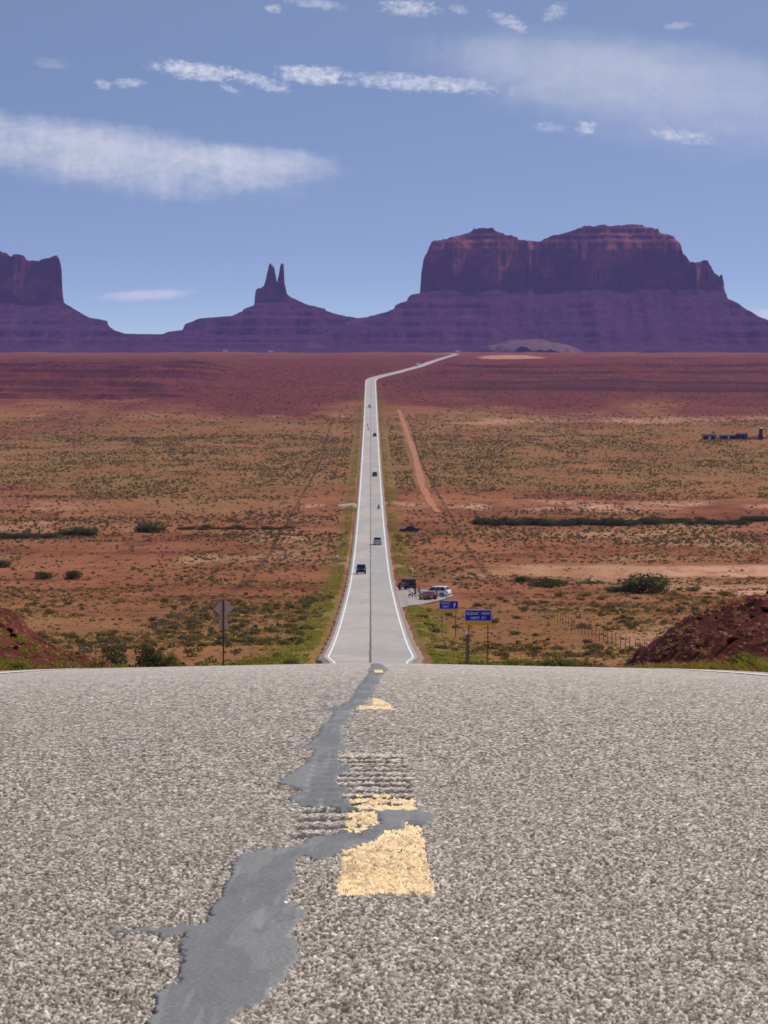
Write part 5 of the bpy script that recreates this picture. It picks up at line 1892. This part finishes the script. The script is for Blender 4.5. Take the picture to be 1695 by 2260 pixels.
# ------------------------------------------------------------------ homestead and small far things
def build_homestead():
    wall = plain('brown_plank_wall', (0.105, 0.062, 0.045), 0.9, vary=0.3, scale=1.2)
    roof = plain('dark_roof_sheet', (0.070, 0.045, 0.042), 0.8, vary=0.2)
    pale = plain('pale_render_wall', (0.34, 0.23, 0.16), 0.9, vary=0.15)
    dark = plain('dark_opening', (0.02, 0.014, 0.014), 0.9)
    def house(px0, px1, pyt, pyb, depth, wallm, label, doors, lean=0.0, name='house'):
        d = d_at(pyb)
        x0, x1 = gx(px0, d), gx(px1, d)
        w, h = x1 - x0, (pyb - pyt) / F * d
        x = (x0 + x1) / 2
        root = empty(name, (x, d + depth / 2, float(T(x, d)) - .15))
        eave = h * .78
        MB().box((0, 0, eave / 2 + .1), (w, depth, eave + .2)).build('wall', wallm, root)
        MB().prism([(-depth / 2 - .3, eave + .1), (0, h + .15), (depth / 2 + .3, eave + .1), (depth / 2 + .3, eave + .25), (0, h + .32), (-depth / 2 - .3, eave + .25)], [w / 2 + .3] * 6).build('roof', roof, root)
        for px, ww, hh, z, nm, mm in doors:
            f = MB().box((px * w / 2, -depth / 2 - .02, z), (ww, .06, hh)).build(nm, mm, root)
        tag(root, label, 'house' if name == 'house' else name)
    house(1592, 1628, 960, 970, 6.0, wall, 'long low brown house far off on the plain at the right edge',
          [(-.1, .7, 1.6, .95, 'door', C['whitesign']), (-.6, .9, .7, 1.3, 'window', dark), (.5, .9, .7, 1.3, 'window', dark)])
    house(1629, 1650, 956, 970.5, 5.0, wall, 'taller dark brown house joined to the right end of the long low house', [(.1, .9, 1.9, 1.0, 'door', dark), (-.6, .7, .7, 1.5, 'window', dark)])
    house(1551, 1581, 957, 969, 5.0, pale, 'small pale house standing apart, left of the long low house', [(-.55, 2.2, 1.5, .9, 'window', dark), (.55, 1.6, 1.3, .9, 'window', dark), (.0, .9, 1.2, .8, 'door', C['whitesign'])])
    # corral fence between the houses and the tank tower
    d = d_at(971)
    x0, x1 = gx(1650, d), gx(1668, d)
    root = empty('corral_fence', ((x0 + x1) / 2, d, float(T((x0 + x1) / 2, d))))
    for k in range(6):
        MB().box(((k / 5 - .5) * (x1 - x0), 0, .6), (.16, .16, 1.5)).build('post', C['wood'], root)
    MB().box((0, 0, .5), (x1 - x0, .08, .2)).box((0, 0, 1.1), (x1 - x0, .08, .2)).build('rail', C['wood'], root)
    tag(root, 'short plank corral fence between the far houses and the dark tower', 'fence')
    d = d_at(970)
    x = gx(1678.5, d)
    root = empty('tank_tower', (x, d, float(T(x, d)) - .2))
    base = plain('plum_tower_base', (0.085, 0.035, 0.05), 0.9)
    MB().box((0, 0, 1.3), (2.3, 2.2, 2.8), taper=.92).build('base', base, root, bevel=.05)
    MB().box((.15, 0, 4.15), (1.75, 1.8, 2.95), Matrix.Rotation(R(4), 3, 'Y')).build('tank', C['black'], root, bevel=.05)
    MB().box((.28, 0, 5.75), (1.5, 1.6, .35), taper=.7).build('cap', C['whitesign'], root, bevel=.03)
    tag(root, 'dark narrow tank tower with a white cap beside the far houses', 'tower')


build_homestead()


def build_small():
    # pale boulders by the highway
    for px, py, w, h, lab in ((907, 1260, 11, 12, 'pale blocky boulder standing behind the black off-road car at the turnout'),
                              (735, 1234, 6, 11, 'left one of two upright pale stones beside the left edge of the highway'),
                              (744, 1234, 6, 12, 'right one of two upright pale stones beside the left edge of the highway')):
        x, d, z = spot(px, py)
        me = boulder_mesh(500 + px)
        me.materials.clear()
        me.materials.append(PALE)
        b = bpy.data.objects.new('boulder', me)
        COL.objects.link(b)
        b.location = (x, d, z + h / F * d * .40)
        b.scale = (w / F * d * 1.15, w / F * d, h / F * d * 1.15)
        tag(b, lab, 'rock')
    # white trailers under the mesas
    for px, lab in ((497, 'tiny white trailer on the far plain between the left mesa and the butte'),
                    (597, 'tiny white trailer on the far plain straight below the twin spires'),
                    (1010, 'tiny white trailer on the skyline at the far end of the highway')):
        d = 4560.0
        x = gx(px, d)
        root = empty('trailer', (x, d, float(T(x, d)) + .0))
        MB().box((0, 0, 1.75), (6.0, 2.4, 2.5)).build('body', C['white'], root, bevel=.15)
        for s in (-1, 1):
            t = MB().lathe_x([(.2, -.1), (.4, -.1), (.4, .1), (.2, .1)], (0, 0, .4), 12).build('wheel', C['rubber'], root)
            t.location = (s * 1.0, -1.1, 0)
            t.rotation_euler = (0, 0, R(90))
        MB().box((.6, -1.21, 1.9), (1.2, .03, .7)).build('window', C['glass'], root)
        tag(root, lab, 'trailer')


PALE = plain('pale_stone', (0.52, 0.42, 0.38), 0.9, vary=0.15)
build_small()

# ------------------------------------------------------------------ the air
def build_haze():
    m = bpy.data.materials.new('haze')
    m.use_nodes = True
    nt = m.node_tree
    nt.nodes.clear()
    out = nt.nodes.new('ShaderNodeOutputMaterial')
    v = nt.nodes.new('ShaderNodeVolumePrincipled')
    v.inputs['Color'].default_value = HAZE_COLOR
    v.inputs['Density'].default_value = HAZE_DENSITY
    v.inputs['Anisotropy'].default_value = 0.0
    nt.links.new(v.outputs[0], out.inputs['Volume'])
    bm = bmesh.new()
    bmesh.ops.create_cube(bm, size=1)
    me = bpy.data.meshes.new('haze')
    bm.to_mesh(me)
    bm.free()
    me.materials.append(m)
    o = bpy.data.objects.new('haze', me)
    COL.objects.link(o)
    zlo, zhi = -42.0, 440.0
    o.scale = (13000, 11400, zhi - zlo)
    o.location = (0, 5550, (zlo + zhi) / 2)
    tag(o, kind='stuff')


HAZE_COLOR = (0.46, 0.38, 1.0, 1)
HAZE_DENSITY = 3.3e-5
build_haze()
